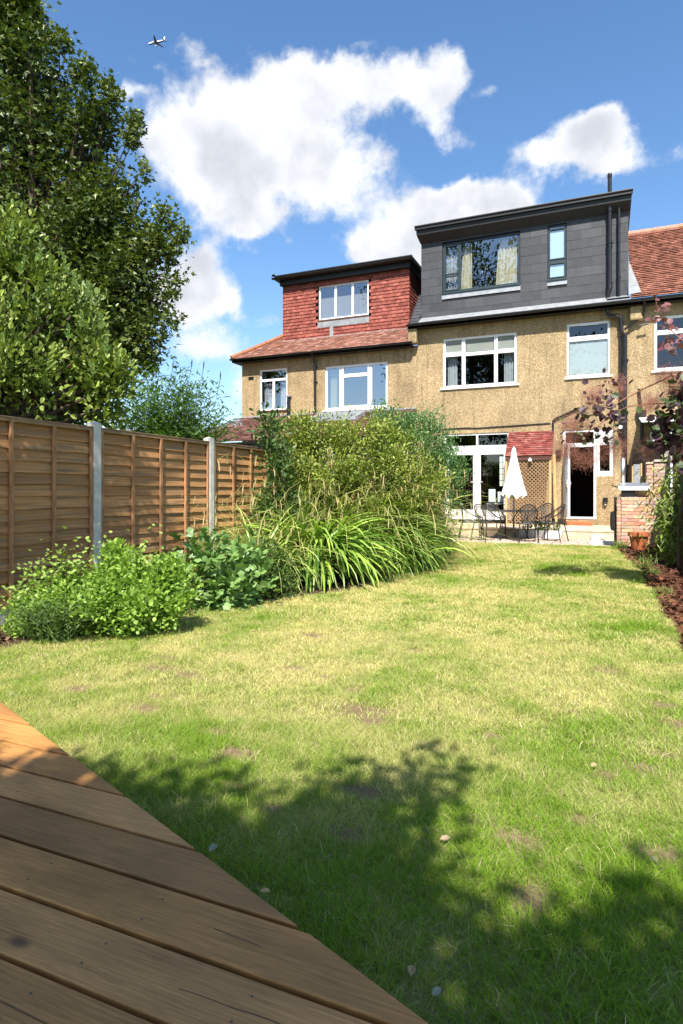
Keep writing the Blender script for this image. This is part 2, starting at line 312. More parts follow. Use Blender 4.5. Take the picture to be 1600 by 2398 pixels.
def leaves(name, P, D, N, S, C, shape, m, parent, tip=1.0):
    """one mesh of leaves: P base, D tip direction, N facing, S length, C colour"""
    T, Fc = shape; D = unit(D); side = unit(np.cross(D, N)); nn = np.cross(side, D)
    n, k = len(P), len(T); S = np.asarray(S).reshape(-1, 1, 1)
    V = P[:, None, :] + S * (T[None,:,0:1]*side[:,None,:] + T[None,:,1:2]*D[:,None,:] + T[None,:,2:3]*nn[:,None,:])
    Fa = (np.arange(n)[:, None, None]*k + np.array(Fc)[None]).reshape(-1, 4)
    CC = np.repeat(C, k, axis=0)
    return npmesh(name, V.reshape(-1, 3), Fa, m, parent, CC)
def strips(name, Cn, side, wd, C, m, parent, tipc=None):
    """ribbons: Cn (N,S,3) centre lines, side (N,3), wd (N,S)"""
    n, s, _ = Cn.shape; A = Cn - side[:,None,:]*wd[:,:,None]/2; B = Cn + side[:,None,:]*wd[:,:,None]/2
    V = np.stack([A, B], 2).reshape(-1, 3)
    i = np.arange(n)[:,None]*(2*s) + np.arange(s-1)[None]*2; i = i.ravel()
    Fa = np.stack([i, i+1, i+3, i+2], 1)
    CC = np.repeat(C, 2*s, axis=0).reshape(n, s, 2, 3)
    if tipc is not None:
        w = np.linspace(0, 1, s)[None,:,None,None]**2; CC = CC*(1-w) + np.array(tipc)[None,None,None,:]*w
    return npmesh(name, V, Fa, m, parent, CC.reshape(-1, 3), smooth=True)
def jitter(base, n, amt=.25, warm=.15):
    b = np.array(base)[None]*(1 + amt*(rng.random((n,1))*2-1)); b = b*(1 + warm*(rng.random((n,3))*2-1)*np.array([1,.4,.8])); return np.clip(b, .003, 1)
def mixc(a, b, t): t = np.asarray(t).reshape(-1, 1); return np.array(a)[None]*(1-t) + np.array(b)[None]*t
def balls(lobes, nclus, nleaf, sig, shell=.5):
    """clusters in ellipsoid lobes -> cluster centres, outward dirs, leaf points, leaf outward dirs"""
    vol = np.array([max(l[3])**2 for l in lobes]); pr = vol/vol.sum(); id_ = rng.choice(len(lobes), nclus, p=pr)
    c = np.array([l[:3] for l in lobes])[id_]; r = np.array([l[3] for l in lobes])[id_]
    d = unit(rng.normal(size=(nclus,3))); rad = (shell + (1.05-shell)*rng.random((nclus,1))**.6)
    cc = c + d*r*rad
    return cc, d
def tree(name, label, cat, base, lobes, nclus, nleaf, sig, size, shape, cols, m, trunk=.2, shell=.5, updir=.4, droop=0., group=None, fork=None, twig=.02, jit=.5, barkm=None, flat=1., limbs=True):
    root = empty(name, base, label=label, cat=cat, group=group)
    cc, d = balls(lobes, nclus, nleaf, sig, shell)
    gz = base[2] + .05; keep = cc[:,2] > gz; cc = cc[keep]; d = d[keep]
    n = len(cc)*nleaf
    cid = np.repeat(np.arange(len(cc)), nleaf)
    off = rng.normal(size=(n,3))*sig*np.array([1,1,flat]); P = cc[cid] + off; P[:,2] = np.maximum(P[:,2], gz)
    dirs = unit(unit(off)*.6 + d[cid]*.8 + rng.normal(size=(n,3))*jit + np.array([0,0,updir-droop]))
    nor = unit(np.array([0,0,1.]) + rng.normal(size=(n,3))*.55 + d[cid]*.3)
    cl = rng.random(len(cc))[cid]
    C = mixc(cols[0], cols[1], np.clip(cl*.6 + rng.random(n)*.4, 0, 1)**1.2); C = C*(1+.22*(rng.random((n,1))*2-1))
    S = size*(.7+.55*rng.random(n))
    leaves('crown' if trunk > .06 else 'foliage', P, dirs, nor, S, C, shape, m, root)
    if limbs:
        b = MB(); top = Vector(np.mean([l[:3] for l in lobes], axis=0)); bz = Vector(base); fk = Vector(fork) if fork else bz.lerp(top, .45)
        midp = bz.lerp(fk, .5) + Vector((random.uniform(-.1,.1)*trunk*3, random.uniform(-.1,.1)*trunk*3, 0))
        b.tube([bz, midp, fk], [trunk*1.15, trunk*.9, trunk*.7], 10)
        for l in lobes:
            c = Vector(l[:3]); q = fk.lerp(c, .5) + Vector((0, 0, -.08*(c-fk).length)) if c.z > fk.z else fk.lerp(c, .5) + Vector((0,0,.1*(c-fk).length))
            b.tube([fk, q, c], [trunk*.45, trunk*.3, trunk*.12], 6, caps=False)
        L_ = np.array([l[:3] for l in lobes])
        for i in range(0, len(cc), 2):
            j = np.argmin(((L_-cc[i])**2).sum(1)); b.tube([L_[j], (L_[j]+cc[i])/2 + rng.normal(size=3)*sig*.3, cc[i]], [twig, twig*.7, twig*.35], 4, caps=False)
        b.build('trunk' if trunk > .06 else 'stems', barkm or MT['bark'], root)
    return root
def sub(lobes, k=5, f=.45, e=.75):
    o = []
    for l in lobes:
        r = l[3]; o.append((l[0], l[1], l[2], tuple(q*.8 for q in r)))
        for i in range(k):
            d = unit(rng.normal(size=3)); o.append((l[0]+d[0]*r[0]*e, l[1]+d[1]*r[1]*e, l[2]+d[2]*r[2]*e, tuple(q*f*random.uniform(.7,1.2) for q in r)))
    return o
def px_lobes(t, L, dr=1.0, sq=1.0):
    """(u,v,radius px[,depth offset m]) -> world lobes at depth t"""
    o = []
    for l in L:
        tt = t + (l[3] if len(l) > 3 else 0); p = at(l[0], l[1], tt); r = l[2]*tt/F; o.append((p.x, p.y, p.z, (r*1., r*dr, r*sq)))
    return o
# ------------------------------------------------------------------ ground
def lz(y): q = np.clip((np.asarray(y, float)-8)/6.3, 0, 1); return .1*q*q*(3-2*q)
LEY = [-4, 3.0, 3.58, 4.2, 5.34, 6.08, 6.6, 7.5, 8.97, 10.3, 12, 14.35]; LEX = [-5.3, -5.1, -4.59, -4.32, -4.04, -3.88, -3.45, -3.0, -2.95, -2.75, -3.2, -3.6]
REY = [-4, 3, 6.5, 8.8, 11.6, 12.2, 14.0]; REX = [.75, .7, .66, .62, .52, .40, .30]
xl = lambda y: np.interp(y, LEY, LEX) + .05*np.sin(y*2.3) ; xr = lambda y: np.interp(y, REY, REX) + .03*np.sin(y*3.1)
FX = -5.4
MB().add([(-900,-600,-.03),(900,-600,-.03),(900,1200,-.03),(-900,1200,-.03)], [(0,1,2,3)]).build('ground', MT['earth'])['kind'] = 'structure'
def sheet(name, ya, yb, fa, fb, dz, m, ny=120, nx=60, rough_=0):
    ys = np.linspace(ya, yb, ny); V = []
    for y in ys:
        a, b = float(fa(y)), float(fb(y))
        for i in range(nx): x = a+(b-a)*i/(nx-1); V.append((x, y, float(lz(y))+dz + (rough_*random.random() if 0 < i < nx-1 else 0)))
    Fq = [(j*nx+i, j*nx+i+1, (j+1)*nx+i+1, (j+1)*nx+i) for j in range(ny-1) for i in range(nx-1)]
    o = npmesh(name, V, Fq, m, smooth=True); o['kind'] = 'structure'; return o
def lawnmat():
    m = bpy.data.materials.new('lawn_turf'); m.use_nodes = True; t = m.node_tree; L = t.links.new; p = t.nodes['Principled BSDF']; p.inputs['Roughness'].default_value = .95; p.inputs['Specular IOR Level'].default_value = .1
    tcn = t.nodes.new('ShaderNodeTexCoord')
    def n(s, d=6):
        q = t.nodes.new('ShaderNodeTexNoise'); q.inputs['Scale'].default_value = s; q.inputs['Detail'].default_value = d; q.inputs['Roughness'].default_value = .7; L(tcn.outputs['Object'], q.inputs['Vector']); return q.outputs['Fac']
    r = t.nodes.new('ShaderNodeValToRGB'); L(n(1.6), r.inputs[0]); e = r.color_ramp.elements
    e[0].position = .35; e[0].color = (.19, .21, .06, 1); e[1].position = .68; e[1].color = (.42, .36, .17, 1)
    f = t.nodes.new('ShaderNodeMapRange'); L(n(60, 8), f.inputs[0]); f.inputs[1].default_value = .3; f.inputs[2].default_value = .7; f.inputs[3].default_value = .55; f.inputs[4].default_value = 1.3
    g = t.nodes.new('ShaderNodeVectorMath'); g.operation = 'SCALE'; at_ = t.nodes.new('ShaderNodeAttribute'); at_.attribute_name = 'Bare'; mb_ = t.nodes.new('ShaderNodeMix'); mb_.data_type = 'RGBA'; L(at_.outputs['Fac'], mb_.inputs[0]); L(r.outputs[0], mb_.inputs[6]); mb_.inputs[7].default_value = (.25, .175, .10, 1)
    L(mb_.outputs[2], g.inputs[0]); L(f.outputs[0], g.inputs['Scale']); L(g.outputs[0], p.inputs['Base Color'])
    b = t.nodes.new('ShaderNodeBump'); b.inputs['Strength'].default_value = .8; b.inputs['Distance'].default_value = .02; L(n(70, 8), b.inputs['Height']); L(b.outputs[0], p.inputs['Normal'])
    return m
sheet('soil_bed', -3, 16.6, lambda y: FX+.02, lambda y: xl(y)+.12, .002, MT['soil'], 150, 20, .03)
sheet('mulch_bed', 1.5, 16, lambda y: xr(y)-.1, lambda y: 1.35, .004, MT['soil'], 120, 14, .02)
MB().box(-5.4, -.32, 14.3, 16.62, .02, .098).build('gravel_base', MT['gravel'])['kind'] = 'structure'
# bare patches: less grass there
BARE0 = [(-.88,2.13,.10,.07),(-.22,2.02,.07,.10),(-.55,3.3,.06,.05),(.0,3.05,.06,.05),(-1.2,3.4,.07,.05),(-.1,2.6,.05,.05),(.25,3.4,.08,.05),(-2.1,4.0,.1,.05),(-.3,2.35,.10,.06),(-2.6,3.1,.08,.04),(.35,2.5,.08,.05),(-1.5,2.3,.05,.04)]
BARE = list(BARE0)
for _ in range(30):
    q = random.uniform(1.7, 5.0); s0 = random.uniform(.025, .07); BARE.append((random.uniform(-3.2, .55), q, s0*1.6*(1+q*.12), s0*(1+q*.12)))
def lawn_density(x, y):
    d = np.ones_like(x)
    for (a, b, ra, rb) in BARE: d *= 1 - .95*np.exp(-(((x-a)/ra)**2 + ((y-b)/rb)**2)**1.5)
    return d*(.55 + .6*fbm(x*2.5, y*2.5, 3))
_lw = sheet('lawn', -3, 14.35, xl, xr, .010, lawnmat(), 420, 150)
_c = np.zeros(len(_lw.data.vertices)*3); _lw.data.vertices.foreach_get('co', _c); _c = _c.reshape(-1, 3)
_f = 1-np.prod([1-np.exp(-(((_c[:,0]-a)/(ra*1.1))**2+((_c[:,1]-b)/(rb*1.1))**2)**1.5) for (a, b, ra, rb) in BARE], axis=0)
_a = _lw.data.color_attributes.new('Bare', 'FLOAT_COLOR', 'POINT'); _a.data.foreach_set('color', np.repeat(_f[:,None], 4, 1).astype(np.float32).ravel())
def deck_line(x): return 2.49 - .399*(x+3.2)
def make_grass():
    Pn = []
    for (y0, y1, n, w, h, seg) in ((1.1, 3.2, 420000, .0022, .030, 3), (3.2, 5.5, 230000, .0036, .030, 3), (5.5, 9.0, 160000, .0062, .036, 3), (9.0, 14.33, 160000, .010, .034, 2)):
        y = y0 + (y1-y0)*rng.random(n); a, b = xl(y)-.06, xr(y)+.05; x = a + (b-a)*rng.random(n)
        # keep what the camera side of the garden could show
        d = x*FW.x + y*FW.y; r = x*RT.x + y*RT.y
        ok = (np.abs(r) < d*.62 + .5) & (rng.random(n) < lawn_density(x, y)) & ~((y < deck_line(x)+.0) )
        x = x[ok]; y = y[ok]; Pn.append((x, y, w, h, seg))
    for idx, (x, y, w, h, seg) in enumerate(Pn):
        n = len(x); dryn = fbm(x*.9+3, y*.9, 11); fine = fbm(x*5, y*5, 17)
        # greener near the deck and on the near right, more straw towards the left border
        dry = (dryn-.42)*.8 + (fbm(x*2.2, y*2.2, 5)-.45)*1.3 + (fine-.5)*.9 + .42 - .50*np.clip((3.0-y)/.7, 0, 1) - .22*np.clip((x+.9)/1.4, 0, 1)*np.clip((6-y)/3, 0, 1) + .22*np.exp(-((x+2.9)/1.5)**2)*(y > 3)
        dry = np.clip(dry + rng.normal(size=n)*.20, 0, 1)
        C = mixc((.19, .31, .022), (.58, .515, .225), dry); C = C*(1+.3*(rng.random((n,1))*2-1))
        st = rng.random(n) < (.02 + .09*dry); C[st] = np.array((.70, .60, .36))*(.75+.4*rng.random((st.sum(),1)))
        hh = h*(.45+.9*rng.random(n))*(1+.5*(1-dry))*(.6+.8*fbm(x*3, y*3, 23)+.9*np.clip(vnoise(x*9, y*9, 31)-.66, 0, 1)*2); lean = .35+.9*rng.random(n); az_ = rng.random(n)*6.283
        dx, dy = np.cos(az_), np.sin(az_); s = np.linspace(0, 1, seg)
        cx = x[:,None] + dx[:,None]*hh[:,None]*lean[:,None]*s**1.6; cy = y[:,None] + dy[:,None]*hh[:,None]*lean[:,None]*s**1.6; cz = (lz(y)+.006)[:,None] + hh[:,None]*s*(1-.35*lean[:,None]*s)
        a2 = rng.random(n)*6.283; side = np.stack([np.cos(a2), np.sin(a2), 0*a2], 1)
        wd = w*(.6+.8*rng.random(n))[:,None]*np.where(s < 1, 1-.35*s, .12)[None]
        o = strips('grass', np.stack([cx,cy,cz],2), side, wd, C, MT['grass'], None)
        tag(o, ['fine green and straw grass blades by the deck', 'sunlit grass blades a few steps beyond the deck', 'dry yellow green grass over the middle of the lawn', 'short pale grass before the gravel patio'][idx], 'grass', kind='stuff')
make_grass()
# longer tufts at the edges
def tuft(x, y, n, h, w, c1, c2, name='grass_tuft', lab=None, grp=None, spread=.06, lean0=.3):
    az_ = rng.random(n)*6.283; hh = h*(.5+.6*rng.random(n)); le = lean0+.7*rng.random(n); s = np.linspace(0,1,5)
    bx = x+rng.normal(size=n)*spread; by = y+rng.normal(size=n)*spread; bz = lz(by)
    R = hh[:,None]*le[:,None]*s**1.7; cx = bx[:,None]+np.cos(az_)[:,None]*R; cy = by[:,None]+np.sin(az_)[:,None]*R; cz = bz[:,None]+hh[:,None]*(s-.35*le[:,None]*s**2.5)
    side = np.stack([-np.sin(az_), np.cos(az_), 0*az_], 1); wd = w*(1-s[None]*.9)*(.7+.6*rng.random(n))[:,None]
    o = strips(name, np.stack([cx,cy,cz],2), side, wd, mixc(c1, c2, rng.random(n)), MT['grass'], None)
    return tag(o, lab, 'grass', grp)
TL = ['long grass tuft at the lawn edge below the terracotta pot', 'pale grass tuft at the lawn edge beside the dark mulch', 'dark green grass tuft further along the mulch edge', 'grass tuft under the purple-leaved shrub at the lawn edge']
for i, (x, y, n, h) in enumerate([(.28,13.9,160,.28),(.55,11.0,60,.34),(.60,10.2,120,.22),(.62,8.6,90,.16)]):
    tuft(x, y, n, h, .012, (.10,.2,.03), (.30,.34,.12), lab=TL[i], grp='grass tufts along the mulch edge', spread=.07)
# gravel stones and mulch chips
def lumps(name, n, gx, gy, gz, s, cA, cB, m, lab, flat=.6, el_=1.):
    T = np.array([(1,0,0),(0,1,0),(-1,0,0),(0,-1,0),(0,0,1),(0,0,-1)], float)*np.array([el_,1,flat]); Fq = np.array([(0,1,4),(1,2,4),(2,3,4),(3,0,4),(1,0,5),(2,1,5),(3,2,5),(0,3,5)])
    a = rng.random(n)*6.283; ca, sa = np.cos(a), np.sin(a); tl = rng.normal(size=(n,2))*.35; S = s*(.5+rng.random(n))
    V = np.repeat(T[None], n, 0)*(1+.3*(rng.random((n,6,1))-.5)); x = V[:,:,0]*ca[:,None]-V[:,:,1]*sa[:,None]; y = V[:,:,0]*sa[:,None]+V[:,:,1]*ca[:,None]; z = V[:,:,2]+x*tl[:,:1]+y*tl[:,1:]
    V = np.stack([x,y,z],2)*S[:,None,None]; V += np.stack([gx,gy,gz],1)[:,None,:]
    C = np.repeat(mixc(cA, cB, rng.random(n))*(1+.3*(rng.random((n,1))*2-1)), 6, 0)
    o = npmesh(name, V.reshape(-1,3), (np.arange(n)[:,None,None]*6+Fq[None]).reshape(-1,3), m, None, C); return tag(o, lab, name, kind='stuff')
n = 16000; gx = -5.3+4.95*rng.random(n); gy = 14.3+2.28*rng.random(n)
lumps('gravel', n, gx, gy, np.full(n,.102), .018, (.62,.47,.36), (.30,.24,.19), MT['stone'], 'loose pinkish gravel around the metal table and chairs')
n = 14000; gy = 3+12*rng.random(n); gx = xr(gy)-.05+(1.2-xr(gy))*rng.random(n)
lumps('bark_mulch', n, gx, gy, lz(gy)+.015+.02*rng.random(n), .032, (.16,.065,.035), (.05,.022,.014), MT['mulch'], 'reddish brown bark chips along the right boundary', .25, 1.8)
n = 3500; gy = 3+9*rng.random(n); gx = xl(gy)-.05-.9*rng.random(n)
lumps('leaf_litter', n, gx, gy, lz(gy)+.02, .022, (.17,.10,.06), (.05,.035,.02), MT['mulch'], 'brown litter and crumbs of earth under the left border plants', .3, 1.5)
# ------------------------------------------------------------------ deck
def deckmat():
    m = bpy.data.materials.new('deck_board_wood'); m.use_nodes = True; t = m.node_tree; L = t.links.new; p = t.nodes['Principled BSDF']; p.inputs['Roughness'].default_value = .55; p.inputs['Specular IOR Level'].default_value = .4
    a = t.nodes.new('ShaderNodeAttribute'); a.attribute_name = 'Col'; tcn = t.nodes.new('ShaderNodeTexCoord')
    def n(sc, s, d=6, dist=0):
        mp = t.nodes.new('ShaderNodeMapping'); mp.inputs['Scale'].default_value = sc; L(tcn.outputs['Object'], mp.inputs[0])
        q = t.nodes.new('ShaderNodeTexNoise'); q.inputs['Scale'].default_value = s; q.inputs['Detail'].default_value = d; q.inputs['Distortion'].default_value = dist; L(mp.outputs[0], q.inputs['Vector']); return q.outputs['Fac']
    def mrr(src, a0, a1, b0, b1):
        r = t.nodes.new('ShaderNodeMapRange'); L(src, r.inputs[0]); r.inputs[1].default_value = a0; r.inputs[2].default_value = a1; r.inputs[3].default_value = b0; r.inputs[4].default_value = b1; return r.outputs[0]
    grain = mrr(n((2.2, 60, 1), 2.4, 10, 1.6), .35, .65, .80, 1.12); blot = mrr(n((1.5, 4, 1), 1.6, 4), .35, .65, .76, 1.16)
    mu = t.nodes.new('ShaderNodeMath'); mu.operation = 'MULTIPLY'; L(grain, mu.inputs[0]); L(blot, mu.inputs[1])
    g = t.nodes.new('ShaderNodeVectorMath'); g.operation = 'SCALE'; L(a.outputs['Color'], g.inputs[0]); L(mu.outputs[0], g.inputs['Scale'])
    # knots
    v = t.nodes.new('ShaderNodeTexVoronoi'); mp = t.nodes.new('ShaderNodeMapping'); mp.inputs['Scale'].default_value = (2.1, 4.6, 1); L(tcn.outputs['Object'], mp.inputs[0]); L(mp.outputs[0], v.inputs['Vector']); v.inputs['Scale'].default_value = 1
    kn = mrr(v.outputs['Distance'], .045, .11, .75, 0)
    mixk = t.nodes.new('ShaderNodeMix'); mixk.data_type = 'RGBA'; L(kn, mixk.inputs[0]); L(g.outputs[0], mixk.inputs[6]); mixk.inputs[7].default_value = (.045, .025, .018, 1)
    st = mrr(n((2.0, 3.0, 1), 1.1, 3), .58, .72, 0, .45)
    mixs = t.nodes.new('ShaderNodeMix'); mixs.data_type = 'RGBA'; L(st, mixs.inputs[0]); L(mixk.outputs[2], mixs.inputs[6]); mixs.inputs[7].default_value = (.15, .085, .05, 1)
    fine_ = mrr(n((3, 150, 1), 1, 3, .3), .35, .65, .86, 1.08); sc_ = t.nodes.new('ShaderNodeVectorMath'); sc_.operation = 'SCALE'; L(mixs.outputs[2], sc_.inputs[0]); L(fine_, sc_.inputs['Scale'])
    v2 = t.nodes.new('ShaderNodeTexVoronoi'); mp2 = t.nodes.new('ShaderNodeMapping'); mp2.inputs['Scale'].default_value = (3.4, 7.5, 1); mp2.inputs['Location'].default_value = (.37, .61, 0); L(tcn.outputs['Object'], mp2.inputs[0]); L(mp2.outputs[0], v2.inputs['Vector']); v2.inputs['Scale'].default_value = 1
    k2 = mrr(v2.outputs['Distance'], .03, .13, .55, 0); mk2 = t.nodes.new('ShaderNodeMix'); mk2.data_type = 'RGBA'; L(k2, mk2.inputs[0]); L(sc_.outputs[0], mk2.inputs[6]); mk2.inputs[7].default_value = (.10, .05, .025, 1); L(mk2.outputs[2], p.inputs['Base Color'])
    b = t.nodes.new('ShaderNodeBump'); b.inputs['Strength'].default_value = .6; b.inputs['Distance'].default_value = .004; L(n((1.2, 60, 1), 4, 6, .5), b.inputs['Height']); L(b.outputs[0], p.inputs['Normal'])
    return m
MT['deck'] = deckmat()
deck = empty('timber_deck', (-1.5, .5, 0), label='brown timber deck with diagonal cut edge over the near corner of the lawn', cat='deck')
ZD = .10
fr = MB(); fr.box(-4.9, .3, -1.9, -1.84, .0, .07)
for y_ in (-1.0, -.2, .6): fr.box(-4.8, min(1.2, 2.0 - y_), y_, y_+.05, .0, .065)
fr.build('joist', MT['brown'], deck)
bk = -7
for k in range(-16, 8):
    ya = 1.127 + .195*k + .008; yb = ya + .179
    if ya > 2.6: continue
    # edge x on the cut line, slightly different for each board
    e = random.uniform(-.006, .006); xa = -3.2 + (2.49-ya)/.399 + e; xb = -3.2 + (2.49-yb)/.399 + e
    xa = min(xa, 1.9); xb = min(xb, 1.9); x0 = -4.9
    if xa <= x0: continue
    z0, z1 = ZD-.028, ZD + random.uniform(-.0015, .0015); n_ = 1
    c = random.choice([(.54,.26,.085),(.44,.205,.062),(.57,.28,.095),(.39,.185,.06),(.50,.235,.07)])
    b = MB(); b.add([(x0,ya,z0),(xa,ya,z0),(xb,yb,z0),(x0,yb,z0),(x0,ya,z1),(xa,ya,z1),(xb,yb,z1),(x0,yb,z1)], [(3,2,1,0),(4,5,6,7),(0,1,5,4),(1,2,6,5),(2,3,7,6),(3,0,4,7)], c)
    bo = b.build('deck_board', MT['deck'], deck, bevel=.004)
    if k >= -3:
        for jx in range(-7, 3):
            sx = jx*.45 + .12 + .04*math.sin(k*1.7)
            if sx > xb - .03 or sx < -4: continue
            for fy_ in (.28, .74):
                q = MB(); cy_ = ya+.181*fy_ + random.uniform(-.006,.006); cx_ = sx + random.uniform(-.01,.01)
                q.lathe(cx_, cy_, [(.004, z1-.002), (.004, z1+.0005), (.002, z1+.0007)], 10); q.build('screw', MT['screw'], bo)
    if k in (-3,-2, -1, 0, 1):     # drying cracks
        q = MB(); x = random.uniform(-1.6,-.9); y = ya + .181*random.uniform(.35,.65); pts = []
        for i in range(9): pts.append((x, y, z1+.0006)); x += .05; y += random.uniform(-.005, .004)
        pts = [p for p in pts if p[0] < xb-.06]
        if len(pts) > 3:
            for a_, b_ in zip(pts, pts[1:]): q.bar(a_, b_, .0014, .0005)
            q.build('crack', MT['black'], bo)
# ------------------------------------------------------------------ fence, left
def fence_left():
    root = empty('panel_fence', (FX, 8, 0), label='brown overlap panel fence with concrete posts on the left boundary', cat='fence')
    posts = [1.0, 3.2, 5.40, 7.63, 9.86, 12.09, 14.3, 16.5]
    tops = [2.03]*8
    for i, y in enumerate(posts):
        if i and i < 7:
            b = MB(); b.box(FX-.05, FX+.07, y-.055, y+.055, 0, 2.075); b.add([(FX-.05,y-.055,2.075),(FX+.07,y-.055,2.075),(FX+.07,y+.055,2.075),(FX-.05,y+.055,2.075),(FX+.01,y,2.10)], [(0,1,4),(1,2,4),(2,3,4),(3,0,4)])
            b.build('concrete_post', MT['conc'], root, bevel=.006)
        if i == 7: break
        ya, yb = y+.06, posts[i+1]-.06; g = MB(); g.box(FX-.02, FX+.02, ya, yb, .0, .16); g.build('gravel_board', MT['conc'], root)
        s = MB(); z = .17; zt = 1.98; nz_ = 15; hgt = (zt-z)/nz_; ny = 10
        base = random.choice([(.47,.235,.098),(.41,.21,.088),(.51,.265,.11)])
        for k in range(nz_):
            zz = z+k*hgt; kk = random.uniform(.8,1.2); c = tuple(q*kk for q in base); V = []
            wob = [random.uniform(-.006,.006) for _ in range(ny+1)]
            for j in range(ny+1):
                yy = ya+(yb-ya)*j/ny
                V += [(FX+.034, yy, zz-.012+wob[j]), (FX+.030, yy, zz-.012+wob[j]), (FX+.004, yy, zz+hgt+.008), (FX+.010, yy, zz+hgt+.008)]
            Fq = []
            for j in range(ny):
                a = 4*j; Fq += [(a, a+4, a+7, a+3), (a+1, a+5, a+4, a), (a+5, a+1, a+2, a+6)]
            s.add(V, Fq, c)
        p = s.build('fence_panel', MT['wood'], root)
        for j in range(5):
            yy = ya + .02 + (yb-ya-.04)*j/4; q = MB(); q.box(FX+.034, FX+.062, yy-.02, yy+.02, .17, zt); q.build('batten', MT['batten'], p, bevel=.003)
        q = MB(); q.box(FX+.034, FX+.060, ya, yb, zt-.001, zt+.035) ; q.box(FX-.02, FX+.064, ya, yb, zt+.036, zt+.05)
        q.build('top_rail', MT['cap'], p, bevel=.003)
fence_left()
# ------------------------------------------------------------------ houses
WY = 19.0
def wall(x0, x1, z0, z1, y, holes, th=.28, name='wall', m=None, parent=None, left=True, right=True):
    xs = sorted({x0, x1, *[h[0] for h in holes], *[h[1] for h in holes]}); zs = sorted({z0, z1, *[h[2] for h in holes], *[h[3] for h in holes]})
    b = MB()
    for i in range(len(xs)-1):
        for j in range(len(zs)-1):
            cx, cz = (xs[i]+xs[i+1])/2, (zs[j]+zs[j+1])/2
            if any(h[0] < cx < h[1] and h[2] < cz < h[3] for h in holes): continue
            for yy, fl in ((y, 0), (y+th, 1)):
                q = [(xs[i],yy,zs[j]),(xs[i+1],yy,zs[j]),(xs[i+1],yy,zs[j+1]),(xs[i],yy,zs[j+1])]
                b.add(q, [(0,1,2,3) if not fl else (3,2,1,0)])
    for (a, c, d, e) in holes:
        for q in ([(a,y,d),(a,y+th,d),(a,y+th,e),(a,y,e)], [(c,y,d),(c,y,e),(c,y+th,e),(c,y+th,d)], [(a,y,d),(c,y,d),(c,y+th,d),(a,y+th,d)], [(a,y,e),(a,y+th,e),(c,y+th,e),(c,y,e)]): b.add(q, [(0,1,2,3)])
    for xx, on in ((x0, left), (x1, right)):
        if on: b.add([(xx,y,z0),(xx,y+th,z0),(xx,y+th,z1),(xx,y,z1)], [(0,1,2,3)])
    b.add([(x0,y,z1),(x1,y,z1),(x1,y+th,z1),(x0,y+th,z1)], [(0,1,2,3)])
    return b.build(name, m or MT['pebble'], parent)
def room(parent, x0, x1, z0, z1, y, d, m, name='room', holes=()):
    b = MB(); b.add([(x0,y,z0),(x0,y+d,z0),(x0,y+d,z1),(x0,y,z1)], [(0,1,2,3)]); b.add([(x1,y,z0),(x1,y+d,z0),(x1,y+d,z1),(x1,y,z1)], [(0,1,2,3)])
    b.add([(x0,y,z0),(x1,y,z0),(x1,y+d,z0),(x0,y+d,z0)], [(0,1,2,3)]); b.add([(x0,y,z1),(x1,y,z1),(x1,y+d,z1),(x0,y+d,z1)], [(0,1,2,3)])
    if not holes: b.add([(x0,y+d,z0),(x1,y+d,z0),(x1,y+d,z1),(x0,y+d,z1)], [(0,1,2,3)])
    o = b.build(name, m, parent)
    if holes: wall(x0, x1, z0, z1, y+d, holes, .1, 'back_wall', m, parent)
    return o
def curtain(parent, x0, x1, z0, z1, y, m, pleat=.09, amp=.025, flare=0):
    n = max(8, int((x1-x0)/.012)); V = []
    for i in range(n+1):
        x = x0+(x1-x0)*i/n; p = amp*math.sin(2*math.pi*(x-x0)/pleat) + .4*amp*math.sin(2*math.pi*(x-x0)/pleat*2.3+1)
        xb = x0 + (x-x0)*(1+flare) if flare >= 0 else x1 - (x1-x)*(1-flare)
        V += [(xb, y+p, z0), (x, y+p*.7, z1)]
    return npmesh('curtain', V, [(2*i, 2*i+2, 2*i+3, 2*i+1) for i in range(n)], m, parent, smooth=True)
